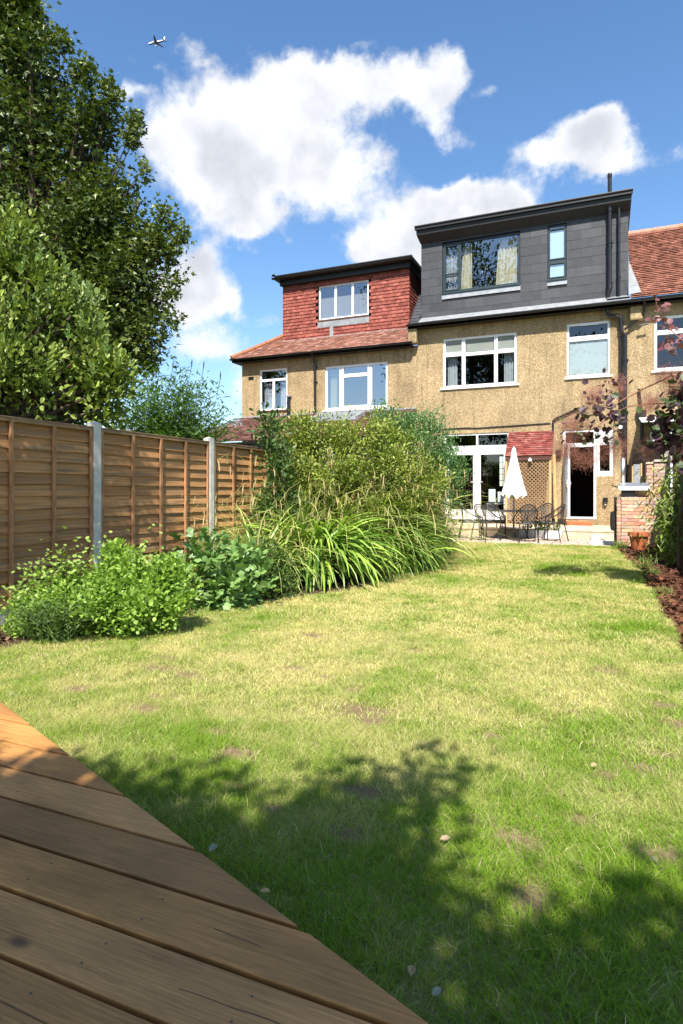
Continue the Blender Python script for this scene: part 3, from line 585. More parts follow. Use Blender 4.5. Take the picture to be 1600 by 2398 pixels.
def window(parent, x0, x1, z0, z1, y, fm, bars=(), fw=.055, gm=None, sill=None, curt=(), sash=(), roomd=.7, rm=None, pane_m=(), name='window', label=None, ventp=()):
    """frame with bars ((x0,x1,z0,z1)...), sashes are inner raised frames, glass, sill, room behind"""
    b = MB(); yy = y+.03
    b.box(x0, x1, yy, yy+.07, z1-fw, z1); b.box(x0, x1, yy, yy+.07, z0, z0+fw); b.box(x0, x0+fw, yy, yy+.07, z0+fw, z1-fw); b.box(x1-fw, x1, yy, yy+.07, z0+fw, z1-fw)
    for (a, c, d, e) in bars: b.box(a, c, yy+.001, yy+.068, d, e)
    for (a, c, d, e) in sash:
        w = .038; o_ = yy-.014
        b.box(a, c, o_, yy+.05, e-w, e); b.box(a, c, o_, yy+.05, d, d+w); b.box(a, a+w, o_, yy+.05, d+w, e-w); b.box(c-w, c, o_, yy+.05, d+w, e-w)
    wo_ = b.build(name, fm, parent, bevel=.004)
    if label: wo_['label'] = label
    g = MB(); g.add([(x0+fw*.5,yy+.03,z0+fw*.5),(x1-fw*.5,yy+.03,z0+fw*.5),(x1-fw*.5,yy+.03,z1-fw*.5),(x0+fw*.5,yy+.03,z1-fw*.5)], [(0,1,2,3)]); g.build('pane', gm or MT['gl'], wo_)
    for (a, c, d, e, m) in pane_m: q = MB(); q.box(a, c, yy+.036, yy+.042, d, e); q.build('frosted_pane', m, wo_)
    if sill:
        q = MB(); q.box(x0-sill[0], x1+sill[0], y-.05, y+.06, z0-.055, z0-.001); q.build('sill', sill[1], wo_, bevel=.006)
    for (a, c, d, e, m, fl) in curt: curtain(wo_, a, c, d, e, y+.22, m, flare=fl)
    for (a, c, d) in ventp: q = MB(); q.box(a, c, yy-.022, yy-.001, d, d+.022); q.build('vent', fm, wo_)
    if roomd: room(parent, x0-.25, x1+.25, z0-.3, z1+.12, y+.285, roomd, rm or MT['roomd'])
    return wo_
def tilefield(parent, O, U, V, Nn, w, h, tw, th, m, cols, clip=None, name='tiles', lift=.014, stagger=.5, gap=.004, thick=.012, cfn=None, wav=0, holes=(), under=None, hip=0):
    """overlapping tiles on the rectangle O + u*U + v*V, u<w, v<h (v runs up the slope)"""
    O, U, V, Nn = map(lambda a: np.array(a, float), (O, U, V, Nn)); P = []; Fq = []; C = []; k = 0
    rows = int(math.ceil(h/th)); n = int(math.ceil(w/tw))+1
    for j in range(rows):
        v0 = j*th; v1 = min(v0+th*1.02, h); so_ = (j % 2)*stagger*tw
        for i in range(-1, n):
            u0 = i*tw+so_+gap/2; u1 = (i+1)*tw+so_-gap/2; u0, u1 = max(u0, 0), min(u1, w)
            if u1-u0 < .01: continue
            sp__ = [(u0, u1)]
            for (ha, hb, hc, hd) in holes:
                if v0 + th*.5 < hc or v0 + th*.5 > hd: continue
                nw = []
                for (q0, q1) in sp__:
                    if q1 <= ha or q0 >= hb: nw.append((q0, q1)); continue
                    if q0 < ha: nw.append((q0, ha))
                    if q1 > hb: nw.append((hb, q1))
                sp__ = nw
            sp__ = [q for q in sp__ if q[1]-q[0] > .01]
            if not sp__: continue
            u0, u1 = sp__[0]
            um, vmid = (u0+u1)/2, (v0+v1)/2; p = O+U*um+V*vmid
            if clip and not clip(um, vmid, p): continue
            l = lift*(.75+.5*random.random()); t_ = thick; tl = (random.random()-.5)*lift*.5; dz = (random.random()-.5)*th*.03*(1 if wav == 0 else wav)
            a = O+U*u0+V*(v0+dz)+Nn*(l+tl); b = O+U*u1+V*(v0+dz)+Nn*(l-tl); c = O+U*u1+V*v1+Nn*.001; d = O+U*u0+V*v1+Nn*.001
            a2 = a-Nn*t_; b2 = b-Nn*t_
            P += [a, b, c, d, a2, b2]; Fq += [(k,k+1,k+2,k+3), (k+4,k+5,k+1,k)]; k += 6
            cc = np.array(random.choice(cols))*random.uniform(.8, 1.18)
            if cfn: cc = cfn(um, vmid, cc)
            C += [cc]*6
    if under:
        a, b, c, d = under; k = len(P); q = [O+U*a+V*c-Nn*.006, O+U*b+V*c-Nn*.006, O+U*b+V*d-Nn*.006, O+U*(a if not hip else a+hip)+V*d-Nn*.006]
        P += q; Fq += [(k,k+1,k+2,k+3)]; C += [np.array((.03,.022,.018))]*4
    return npmesh(name, np.array(P), Fq, m, parent, np.array(C))
def gutter(parent, x0, x1, y, z, r=.055, ends=True, m=None):
    b = MB(); n = 8; P = []
    for x in (x0, x1):
        for k in range(n+1): a = math.pi + math.pi*k/n; P.append((x, y+r*math.cos(a), z+r*math.sin(a)))
    Fq = [(k, k+1, n+2+k, n+1+k) for k in range(n)]; b.add(P, Fq); b.add(P[:n+1], [tuple(range(n+1))]); b.add(P[n+1:], [tuple(range(n+1))])
    for i in range(int((x1-x0)/1.0)+1):
        x = x0 + .15 + i*1.0
        if x < x1: b.box(x-.012, x+.012, y-r-.004, y+r+.05, z-.012, z+.004)
    return b.build('gutter', m or MT['black'], parent)
RED = [(.285,.085,.064),(.255,.075,.058),(.32,.10,.078),(.23,.068,.052),(.30,.095,.072)]
OLD = [(.29,.135,.095),(.25,.115,.085),(.33,.165,.12),(.21,.10,.075),(.35,.20,.15),(.27,.125,.095)]
ORG = [(.255,.112,.078),(.23,.10,.07),(.28,.125,.088),(.21,.092,.066),(.245,.108,.074)]
DRK = [(.20,.10,.085),(.17,.085,.072),(.23,.118,.10),(.21,.10,.085)]
GREY = [(.052,.054,.060),(.047,.049,.055),(.057,.058,.064)]
up3 = (0, 0, 1)
# --- middle house
H = empty('terraced_house', (-2.5, WY, 0), label='pebbledashed middle house with a dark slate loft box and an open white back door', cat='house')
XM0, XM1 = -5.5, .80
Hl = [(-4.68,-2.45,4.50,6.04), (-1.05,.10,4.57,6.12), (-4.66,-2.66,.51,3.07), (-1.15,-.26,.50,3.06), (-.26,.18,1.72,3.06), (-2.16,-1.82,1.55,2.12)]
wall(XM0, XM1, 0, 6.46, WY, Hl, parent=H, left=False, right=False)
b = MB(); b.box(-5.74, .62, 18.70, 19.0, 6.40, 6.46); b.box(-5.74, .62, 18.70, 18.72, 6.40, 6.56); b.build('soffit', MT['black'], H)
gutter(H, -5.76, 3.6, 18.63, 6.50)
b = MB(); b.add([(-5.42,18.72,6.56),(.60,18.72,6.56),(.60,18.95,6.70),(-5.42,18.95,6.70),(-5.42,19.13,6.80),(.60,19.13,6.80)], [(0,1,2,3),(3,2,5,4)])
b.box(.02, .60, 18.78, 19.14, 6.66, 6.685); b.build('lead_flashing', MT['zinc'], H)
# party wall corbels under the eaves
b = MB(); b.box(-5.75, -5.46, 18.72, 18.998, 5.93, 6.40); b.build('corbel', MT['pebble'], H, bevel=.04)
b = MB(); b.box(.60, .92, 18.80, 18.998, 6.0, 6.40); b.build('corbel', MT['pebble'], H, bevel=.04)
# slate strip of main roof left of the dormer
tilefield(H, (-5.74,18.72,6.50), (1,0,0), (0,.70,.714), (0,-.714,.70), .33, 3.2, .30, .2, MT['slate'], GREY, name='slate_roof', under=(0,.33,.01,3.2))
b = MB(); b.add([(-5.76,18.74,6.48),(-5.76,21.5,9.2),(-5.70,21.5,9.25),(-5.70,18.7,6.56)], [(0,1,2,3)]); b.build('verge', MT['blackp'], H)
# dormer
DY = 19.15; dw = (-4.73,-2.38,7.52,9.07); dn = (-1.58,-1.07,7.51,9.10)
dz0, dz1 = 6.66, 9.20
wall(-5.42, .57, dz0, dz1, DY, [dw, dn], .2, 'loft_wall', MT['slate'], H)
MT['slate']  # cladding tiles lie on the loft wall
DX0, DZ0_ = -5.42, dz0+.04
tilefield(H, (DX0,DY-.004,DZ0_), (1,0,0), up3, (0,-1,0), 5.99, 2.5, .56, .268, MT['slate'], GREY, None, 'slate_cladding', .006, .5, .004, .007,
          holes=[(h[0]-.012-DX0, h[1]+.012-DX0, h[2]-.17-DZ0_, h[3]+.012-DZ0_) for h in (dw, dn)])
b = MB(); b.box(dw[0]-.02, dw[1]+.02, DY-.022, DY-.010, dw[2]-.20, dw[2]-.06); b.box(dn[0]-.02, dn[1]+.02, DY-.022, DY-.010, dn[2]-.18, dn[2]-.05); b.build('lead_apron', MT['lead'], H)
b = MB(); b.box(-5.42, -5.40, DY, 23, dz0, dz1, GREY[0]); b.box(.55, .57, DY+.2, 23, dz0, dz1, GREY[0]); b.build('loft_side_wall', MT['slate'], H)
b = MB(); b.add([(-5.52,18.86,9.60),(.66,18.86,9.60),(.66,23.2,9.60),(-5.52,23.2,9.60),(-5.50,18.88,9.36),(.64,18.88,9.36),(.60,19.14,9.16),(-5.44,19.14,9.16)], [(0,1,2,3),(4,5,1,0),(7,6,5,4)]); b.build('flat_roof', MT['blackp'], H, bevel=.01)
b = MB(); b.box(-5.54, .68, 18.80, 18.86, 9.50, 9.62); b.tube([(-5.54,18.80,9.60),(.68,18.80,9.60)], .035, 8); b.build('roof_edge_trim', MT['blackp'], H)
window(H, *dw, DY, MT['anth'], bars=[(-4.23,-4.16,7.57,9.02)], fw=.06, gm=MT['glr'], sash=[(-4.68,-4.22,8.08,9.0),(-4.68,-4.22,7.57,8.05)], curt=[(-4.66,-4.26,7.6,9.0,MT['net'],0),(-4.12,-3.85,7.58,9.0,MT['curtain'],-.35),(-3.02,-2.46,7.58,9.0,MT['curtain'],-.2)], sill=(.02, MT['anth']), roomd=2.6, label='wide anthracite loft window with cream curtains and a tree reflected in it')
window(H, *dn, DY, MT['anth'], bars=[(-1.53,-1.12,8.0,8.07)], fw=.05, gm=MT['glr'], sash=[(-1.56,-1.09,8.09,9.0),(-1.56,-1.09,7.55,8.0)], pane_m=[(-1.54,-1.11,7.54,9.06,MT['frostb'])], sill=(.02, MT['anth']), label='narrow anthracite loft window with pale frosted glass')
window(H, *Hl[0], WY, MT['upvc'], bars=[(-4.07,-3.99,4.55,5.99),(-3.12,-3.04,4.55,5.99),(-4.62,-4.07,5.50,5.58),(-3.99,-3.12,5.46,5.56),(-3.04,-2.5,5.48,5.56)], fw=.07, sash=[(-4.65,-4.06,5.56,6.01),(-3.05,-2.48,5.54,6.01),(-4.65,-4.06,4.53,5.51),(-3.05,-2.48,4.53,5.49)], curt=[(-4.58,-4.28,4.5,5.5,MT['net'],0),(-2.85,-2.55,4.5,5.5,MT['net'],0)], sill=(.08, MT['upvc']), roomd=2.5, pane_m=[(-4.6,-4.09,5.6,5.97,MT['blind']),(-3.97,-3.14,5.58,5.98,MT['blind']),(-3.02,-2.54,5.6,5.97,MT['blind'])], label='white six light window with blinds in its upper lights and grey curtains')
window(H, *Hl[1], WY, MT['upvc'], bars=[(-1.0,.05,5.62,5.70)], fw=.065, sash=[(-1.03,.08,5.70,6.09),(-1.03,.08,4.60,5.64)], pane_m=[(-.97,.02,4.66,5.60,MT['frost'])], sill=(.06, MT['upvc']), ventp=[(-.7,-.2,6.03)], label='white bathroom window with frosted lower pane')
# french doors
Fd = window(H, *Hl[2], WY, MT['upvc'], bars=[(-3.66,-3.60,2.66,3.03),(-4.6,-2.7,2.50,2.69)], fw=.06, gm=MT['gl'], roomd=0, name='french_door', label='white glazed french doors behind the garden table')
for (a, c) in ((-4.60,-3.64), (-3.63,-2.72)):
    b = MB(); y_ = WY+.012; w = .11
    b.box(a, c, y_, y_+.06, 2.41, 2.50); b.box(a, c, y_, y_+.06, .56, .73); b.box(a, a+w, y_, y_+.06, .73, 2.41); b.box(c-w, c, y_, y_+.06, .73, 2.41); lf = b.build('door_leaf', MT['upvc'], Fd, bevel=.004)
for xx in (-3.70, -3.57): b = MB(); b.box(xx-.012, xx+.012, WY-.01, WY+.012, 1.45, 1.65); b.bar((xx,WY-.03,1.58),(xx+(-.11 if xx < -3.6 else .11),WY-.03,1.58), .018, .018); b.build('handle', MT['white'], Fd)
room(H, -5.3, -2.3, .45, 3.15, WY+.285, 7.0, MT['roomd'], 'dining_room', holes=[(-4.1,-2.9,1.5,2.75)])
b = MB(); yb = WY+7.30
for i in range(9): x = -4.1+1.2*i/8; b.box(x-.012, x+.012, yb, yb+.03, 1.5, 2.75)
for j in range(6): z = 1.5+1.25*j/5; b.box(-4.1, -2.9, yb+.001, yb+.029, z-.012, z+.012)
b.build('leaded_window', MT['black'], H)
# sill step and threshold
b = MB(); b.box(-4.75, -2.6, 18.90, 19.02, .44, .505); b.build('threshold', MT['upvc'], H, bevel=.005)
# back door frame, open leaf, side light
b = MB(); y_ = WY+.02
b.box(-1.15,-1.08,y_,y_+.08,.55,3.06); b.box(-.33,-.26,y_,y_+.08,.55,3.06); b.box(-1.08,-.33,y_,y_+.08,2.99,3.06); b.box(-1.08,-.33,y_,y_+.08,2.56,2.68); b.box(-1.15,-.26,y_-.04,y_+.08,.50,.56)
b.box(-.26,.18,y_,y_+.08,2.92,3.06); b.box(-.26,.18,y_,y_+.08,1.72,1.86); b.box(-.26,-.17,y_,y_+.08,1.86,2.92); b.box(.09,.18,y_,y_+.08,1.86,2.92); b.box(-.19,.11,y_-.012,y_+.05,2.60,2.92)
df = b.build('door_frame', MT['upvc'], H, bevel=.004)
b = MB(); b.box(-.17,.09,y_+.03,y_+.036,1.86,2.6); b.build('pane', MT['gl'], df); b = MB(); b.box(-1.08,-.33,y_+.03,y_+.036,2.68,2.99); b.build('pane', MT['gl'], df)
b = MB(); ang = math.radians(-80); hx, hy = -1.08, WY-.0; dx_, dy_ = math.cos(ang), math.sin(ang); LW = .74
def leafbox(b, s0, s1, z0, z1, w=.06):
    b.bar((hx+dx_*s0, hy+dy_*s0, (z0+z1)/2), (hx+dx_*s1, hy+dy_*s1, (z0+z1)/2), w, z1-z0)
leafbox(b, 0, .09, .60, 2.62); leafbox(b, LW-.09, LW, .60, 2.62); leafbox(b, .09, LW-.09, .60, .78); leafbox(b, .09, LW-.09, 2.5, 2.62); leafbox(b, .09, LW-.09, 1.42, 1.53)
dl = b.build('back_door', MT['upvc'], H, bevel=.004)
b = MB(); leafbox(b, .09, LW-.09, .78, 2.5, .012); b.build('pane', MT['gld'], dl)
b = MB()
for s_ in (-1, 1): b.bar((hx+dx_*(LW-.05)+s_*.05, hy+dy_*(LW-.05), 1.52), (hx+dx_*(LW-.16)+s_*.06, hy+dy_*(LW-.16), 1.52), .02, .022); b.bar((hx+dx_*(LW-.05)+s_*.035, hy+dy_*(LW-.05), 1.40), (hx+dx_*(LW-.05)+s_*.035, hy+dy_*(LW-.05), 1.62), .012, .03)
b.build('handle', MT['white'], dl)
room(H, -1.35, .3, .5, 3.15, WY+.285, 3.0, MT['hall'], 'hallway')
b = MB(); b.box(-1.05, -.35, 18.72, 18.99, .335, .42); b.build('doorstep', MT['terra'], H, bevel=.01)
# small timber window behind the trellis
window(H, *Hl[5], WY, MT['newwood'], fw=.03, gm=MT['gl'], sill=(.05, MT['newwood']), roomd=.5)
b = MB(); b.box(XM0, -1.2, 18.985, 18.999, .33, .50); b.build('plinth', MT['blackp'], H)
# pipes
def path(parent, name, pts, r, m=None, brk=(), n=10):
    b = MB(); b.tube(pts, r, n)
    for p in brk: b.tube([(p[0], p[1], p[2]-.03), (p[0], p[1], p[2]+.03)], r*1.25, n); b.box(p[0]-r*1.6, p[0]+r*1.6, p[1]+r*.8, p[1]+r*1.6+.02, p[2]-.015, p[2]+.015)
    return b.build(name, m or MT['black'], parent, smooth=False)
path(H, 'soil_pipe', [(.05,19.0,6.66),(.05,18.98,6.80),(.09,18.96,6.98),(.09,18.98,7.1),(.09,19.0,10.15)], .056, brk=[(.09,18.99,8.3),(.09,18.99,7.15),(.09,18.99,9.2)])
b = MB(); b.lathe(.09, 19.0, [(.062,10.12),(.066,10.2),(.055,10.24),(.02,10.26)], 12); b.build('vent_cowl', MT['black'], H)
path(H, 'rainwater_pipe', [(.24,18.92,6.66),(.33,18.98,6.72),(.33,19.02,9.45),(.33,18.95,9.52)], .036, brk=[(.33,19.02,7.3),(.33,19.02,8.8)])
path(H, 'soil_pipe', [(.03,18.86,6.5),(.03,18.86,6.30),(.08,18.86,6.20),(.30,18.86,6.17),(.37,18.87,6.10),(.38,18.88,5.80),(.40,18.88,5.70),(.48,18.90,5.60),(.48,18.90,.33)], .057, brk=[(.48,18.9,4.95),(.48,18.9,3.5),(.48,18.9,2.0)])
path(H, 'rainwater_pipe', [(.95,18.63,6.46),(.95,18.75,6.20),(.93,18.84,6.12),(.46,18.88,5.78)], .034)
path(H, 'waste_pipe', [(.36,18.94,5.6),(.36,18.94,2.9),(.44,18.92,2.75)], .034, brk=[(.36,18.94,4.6)])
path(H, 'cable', [(-5.5,18.98,3.22),(-4.0,18.98,3.24),(-3.6,18.98,3.22),(-1.5,18.98,3.28)], .016)
path(H, 'waste_pipe', [(-1.42,18.95,3.05),(-1.42,18.95,3.34),(-1.36,18.95,3.40),(-.75,18.95,3.66),(-.55,18.92,3.66)], .026)
b = MB(); b.box(-1.34,-1.20,18.90,18.99,2.28,2.50); b.box(-1.32,-1.22,18.89,18.90,2.30,2.48); b.build('junction_box', MT['black'], H, bevel=.006)
b = MB(); b.lathe(.36, 18.93, [(.0,3.02),(.05,3.03),(.06,3.08),(.055,3.12),(.0,3.15)], 14); b.box(.33,.39,18.93,19.0,3.06,3.11); b.build('security_camera', MT['white'], H)
b = MB(); b.box(-.08,.04,18.90,18.99,.98,1.12); b.box(-.07,.03,18.89,18.97,.94,.98); lm = b.build('wall_lamp', MT['black'], H, bevel=.008)
b = MB(); b.lathe(-.02, 18.925, [(.0,.90),(.022,.905),(.028,.93),(.02,.945)], 12); b.build('lamp_lens', MT['white'], lm)
# --- left house
Lh = empty('semi_detached_house', (-8.8, WY, 0), label='pebbledashed left house with red tile hung loft dormer and brown tiled extension roof', cat='house')
XL0, XL1 = -12.0, -5.502
Ll = [(-11.28,-10.17,4.13,5.58), (-8.73,-6.50,4.02,5.50)]
wall(XL0, XL1, 0, 5.92, WY, Ll, parent=Lh, right=False)
b = MB(); b.box(XL0, XL0+.02, WY+.28, 27, 0, 5.9); b.build('gable_wall', MT['pebble'], Lh)
b = MB(); b.box(-12.22, -5.6, 18.70, 19.0, 5.86, 5.90); b.box(-12.22,-5.6,18.70,18.72,5.86,5.99); b.box(-12.24,-12.22,18.70,26,5.86,5.99); b.build('soffit', MT['blackp'], Lh)
gutter(Lh, -12.27, -5.62, 18.64, 5.97)
s_ = math.radians(35); cs, sn = math.cos(s_), math.sin(s_)
def hipclip(u, v, p): return p[0] > -12.24 + (p[1]-18.68)*1.0 - .02
tilefield(Lh, (-12.24,18.66,5.98), (1,0,0), (0,cs,sn), (0,-sn,cs), 6.66, 3.0, .165, .10, MT['tileM'], OLD, hipclip, 'tiled_roof', .016, under=(.03,6.66,.01,3.0), hip=2.46)
b = MB(); 
for i in range(9):
    t0 = i*.22; p = Vector((-12.24+t0*1.35, 18.68+t0*1.35, 6.0+t0*1.35*math.tan(s_))); q = p + Vector((.30,.30,.30*math.tan(s_))); b.tube([p+Vector((0,0,.02)), q+Vector((0,0,.03))], [.09, .075], 8, (.33,.15,.08))
b.build('hip_tiles', MT['tileM'], Lh)
LDY = 19.7; lw_ = (-9.30,-7.42,7.29,8.50); lz0, lz1 = 6.60, 8.72
wall(-10.70, -6.0, lz0, lz1, LDY, [lw_], .2, 'dormer_wall', MT['tile'], Lh)
def lclip(u, v, p): return not (lw_[0]-.07 < p[0] < lw_[1]+.07 and lw_[2]-.20 < p[2] < lw_[3]+.03)
tilefield(Lh, (-10.72,LDY-.003,lz0+.05), (1,0,0), up3, (0,-1,0), 4.74, 2.02, .165, .115, MT['tile'], RED, lclip, 'hung_tiles', .022, .5, .005, .014)
tilefield(Lh, (-5.998,LDY,lz0-.15), (0,1,0), up3, (1,0,0), 3.6, 2.3, .165, .115, MT['tile'], RED, None, 'hung_tiles', .022, .5, .005, .014)
b = MB(); b.box(-6.01,-6.0,LDY,23.3,lz0,lz1,(.4,.09,.06)); b.box(-10.7,-10.69,LDY,23.3,lz0,lz1,(.4,.09,.06)); b.build('dormer_side_wall', MT['tile'], Lh)
b = MB(); b.box(-10.92,-5.80,19.42,23.4,8.84,8.96); b.box(-10.78,-5.92,19.56,19.72,8.66,8.84); b.box(-5.98,-5.92,19.72,23.3,8.66,8.84); b.build('dormer_roof', MT['blackp'], Lh, bevel=.01)
gutter(Lh, -10.98, -5.80, 19.38, 8.90, .06)
b = MB(); b.add([(-10.98,19.3,8.94),(-10.9,19.3,9.03),(-10.8,19.5,8.96)], [(0,1,2)]); b.box(-10.9,-5.8,19.36,19.44,8.94,8.975); b.build('roof_edge_trim', MT['blackp'], Lh)
window(Lh, *lw_, LDY, MT['upvc'], bars=[(-8.70,-8.62,7.34,8.45),(-8.06,-7.98,7.34,8.45)], fw=.06, gm=MT['glr'], sill=(.0, MT['brown']), roomd=.6, label='white three light dormer window with striped blinds')
b = MB()
for j in range(34):
    z = 7.34+.022*j
    for (a, c) in ((-9.24,-8.70),(-8.62,-8.06),(-7.98,-7.48)): b.box(a, c, LDY+.12, LDY+.135, z, z+.014)
b.build('slatted_blind', MT['blind'], Lh)
b = MB(); b.box(-9.32,-7.40,LDY-.034,LDY-.022,7.02,7.24); b.box(-8.86,-8.72,LDY-.040,LDY-.026,6.68,7.05); b.box(-8.1,-7.95,LDY-.038,LDY-.034,7.05,7.22); b.build('lead_apron', MT['zinc'], Lh)
b = MB(); b.add([(-10.7,LDY-.03,6.70),(-6.0,LDY-.03,6.70),(-6.0,LDY-.09,6.66),(-10.7,LDY-.09,6.66)], [(3,2,1,0)]); b.build('lead_flashing', MT['lead'], Lh)
window(Lh, *Ll[0], WY, MT['upvc'], bars=[(-11.22,-10.23,5.16,5.24),(-10.77,-10.69,4.19,5.16)], fw=.06, gm=MT['glr'], curt=[(-11.2,-10.85,4.2,5.1,MT['net'],0),(-10.55,-10.25,4.2,5.1,MT['net'],0)], sill=(.1, MT['brown']), label='white three light window with a brown sill')
window(Lh, *Ll[1], WY, MT['upvc'], bars=[(-8.22,-8.07,4.08,5.44),(-7.18,-7.05,4.08,5.44),(-8.07,-7.18,5.10,5.18)], fw=.075, gm=MT['gls'], sash=[(-8.09,-7.16,5.16,5.46),(-8.09,-7.16,4.10,5.12)], curt=[(-8.62,-8.36,4.1,5.4,MT['curtain'],0)], sill=(.08, MT['upvc']), label='large white window reflecting blue sky with a white apron below')
b = MB(); b.box(-8.66,-6.52,18.985,18.999,3.90,3.965); b.build('apron', MT['upvc'], Lh)
path(Lh, 'downpipe', [(-9.07,18.66,5.92),(-9.07,18.72,5.82),(-9.07,18.92,5.65),(-9.07,18.93,4.05),(-9.10,18.86,3.98)], .042, brk=[(-9.07,18.93,5.0),(-9.07,18.93,5.5)])
path(Lh, 'flue_pipe', [(-10.08,18.93,3.9),(-10.08,18.93,4.55)], .06); b = MB(); b.box(-10.16,-10.0,18.85,18.99,4.55,4.60); b.build('flue_cap', MT['lead'], Lh)
b = MB(); b.box(-11.72,-11.52,18.97,18.999,5.28,5.36); b.build('air_brick', MT['black'], Lh)
# extension with tiled roof
ex = 3.15; sl2 = math.atan2(1.17, 3.5); c2_, s2_ = math.cos(sl2), math.sin(sl2)
b = MB(); b.box(-12.0,-5.6,15.9,19.0,0,2.7); b.build('extension_wall', MT['pebble'], Lh)
def exclip(u, v, p): return p[0] > -12.1 - (19.0-p[1])*.12 and not (-8.62 < p[0] < -7.10 and 17.75 < p[1] < 18.42)
tilefield(Lh, (-12.4,15.55,2.77), (1,0,0), (0,c2_,s2_), (0,-s2_,c2_), 6.9, 3.62, .30, .145, MT['tileR'], DRK, exclip, 'extension_roof', .024, .5, .006, .018, under=(.6,6.85,.01,2.2))
gutter(Lh, -12.4, -5.55, 15.50, 2.72, .06)
b = MB(); b.box(-12.4,-5.55,15.56,15.60,2.58,2.74); b.build('fascia', MT['black'], Lh)
b = MB(); b.box(-12.0,-5.56,18.95,18.998,3.90,3.95); b.build('roof_flashing', MT['lead'], Lh)
def onr(x, y, h=0): return (x, y-.32*h, 2.77+(y-15.55)*1.17/3.5+h)
b = MB()
for (a, c) in (((-8.62,17.75),(-7.10,17.75)),((-7.10,17.75),(-7.10,18.42)),((-7.10,18.42),(-8.62,18.42)),((-8.62,18.42),(-8.62,17.75))): b.bar(onr(*a,.06), onr(*c,.06), .10, .12)
sk = b.build('skylight', MT['lead'], Lh); b = MB(); b.add([onr(-8.6,17.77,.05),onr(-7.12,17.77,.05),onr(-7.12,18.40,.05),onr(-8.6,18.40,.05)], [(0,1,2,3)]); b.build('pane', MT['gls'], sk)
b = MB(); 
for q_ in ((-8.6,17.77),(-7.12,17.77),(-7.12,18.40),(-8.6,18.40)): pass
b.add([onr(-8.6,17.77,-.1),onr(-7.12,17.77,-.1),onr(-7.12,18.40,-.1),onr(-8.6,18.40,-.1)], [(0,1,2,3)]); b.build('roof_lining', MT['lead'], sk)
# --- right house
Rh = empty('brick_roofed_house', (3.5, WY, 0), label='right hand pebbledashed house with an orange clay tile roof', cat='house')
Rh.name = 'terraced_house'
Rl = [(1.21,3.3,4.60,6.08)]
wall(.802, 6.5, 0, 6.46, WY, Rl, parent=Rh, left=False)
b = MB(); b.box(.62, 6.5, 18.70, 19.0, 6.40, 6.46); b.box(.62, 6.5, 18.70, 18.72, 6.40, 6.56); b.build('soffit', MT['black'], Rh)
tilefield(Rh, (.62,18.66,6.56), (1,0,0), (0,.7071,.7071), (0,-.7071,.7071), 4.2, 3.9, .165, .105, MT['tileR'], ORG, None, 'tiled_roof', .030, thick=.02, under=(0,4.2,.01,3.9))
b = MB()
for i in range(12): x = .62+.36*i; b.tube([(x,21.42,9.33),(x+.36,21.42,9.335)], [.12,.105], 10, (.50,.24,.17))
b.build('ridge_tiles', MT['tileM'], Rh)
b = MB(); b.add([(.575,18.78,6.72),(.88,18.78,6.74),(.62,20.0,8.02),(.575,20.0,7.98)], [(0,1,2,3)]); b.build('lead_flashing', MT['zinc'], Rh)
window(Rh, *Rl[0], WY, MT['upvc'], bars=[(1.95,2.05,4.66,6.02),(2.75,2.85,4.66,6.02),(1.27,1.95,5.58,5.68),(2.05,2.75,5.58,5.68),(2.85,3.24,5.58,5.68)], fw=.07, sash=[(1.24,1.98,5.66,6.05)], sill=(.08, MT['upvc']), roomd=1.5)
hp = MB(); P = [];
hp.add([(.76,18.84,3.52),(1.02,18.84,3.52),(1.02,18.99,3.52),(.76,18.99,3.52),(.82,18.86,3.22),(.98,18.86,3.22),(.98,18.98,3.22),(.82,18.98,3.22)], [(0,1,2,3),(7,6,5,4),(0,4,5,1),(1,5,6,2),(2,6,7,3),(3,7,4,0)])
hp.build('rainwater_hopper', MT['black'], Rh); path(Rh, 'downpipe', [(.83,18.93,4.12),(.89,18.93,3.5)], .035); path(Rh, 'downpipe', [(.90,18.92,3.25),(.90,18.92,.3)], .045, brk=[(.90,18.92,2.65)])
path(Rh, 'bracket', [(.83,18.8,5.83),(1.06,18.8,5.86)], .025)
# neighbour's white conservatory
cv = empty('conservatory', (2.2,18.4,0), label='white panelled lean-to conservatory of the right hand neighbour above the charcoal fence', cat='conservatory')
b = MB(); b.box(1.10, 3.8, 17.6, 17.66, 0, 3.02); b.box(1.10,1.16,17.66,18.98,0,3.02)
for i in range(12): b.box(1.10+.22*i, 1.14+.22*i, 17.575, 17.6, 0, 3.02)
b.build('wall_panel', MT['upvc'], cv); b = MB(); b.add([(.82,17.4,3.04),(3.9,17.4,3.04),(3.9,18.99,3.30),(.82,18.99,3.30),(.82,17.4,3.08),(3.9,17.4,3.08),(3.9,18.99,3.34),(.82,18.99,3.34)], [(3,2,1,0),(4,5,6,7),(0,1,5,4),(1,2,6,5),(2,3,7,6),(3,0,4,7)]); b.build('roof', MT['upvc'], cv)
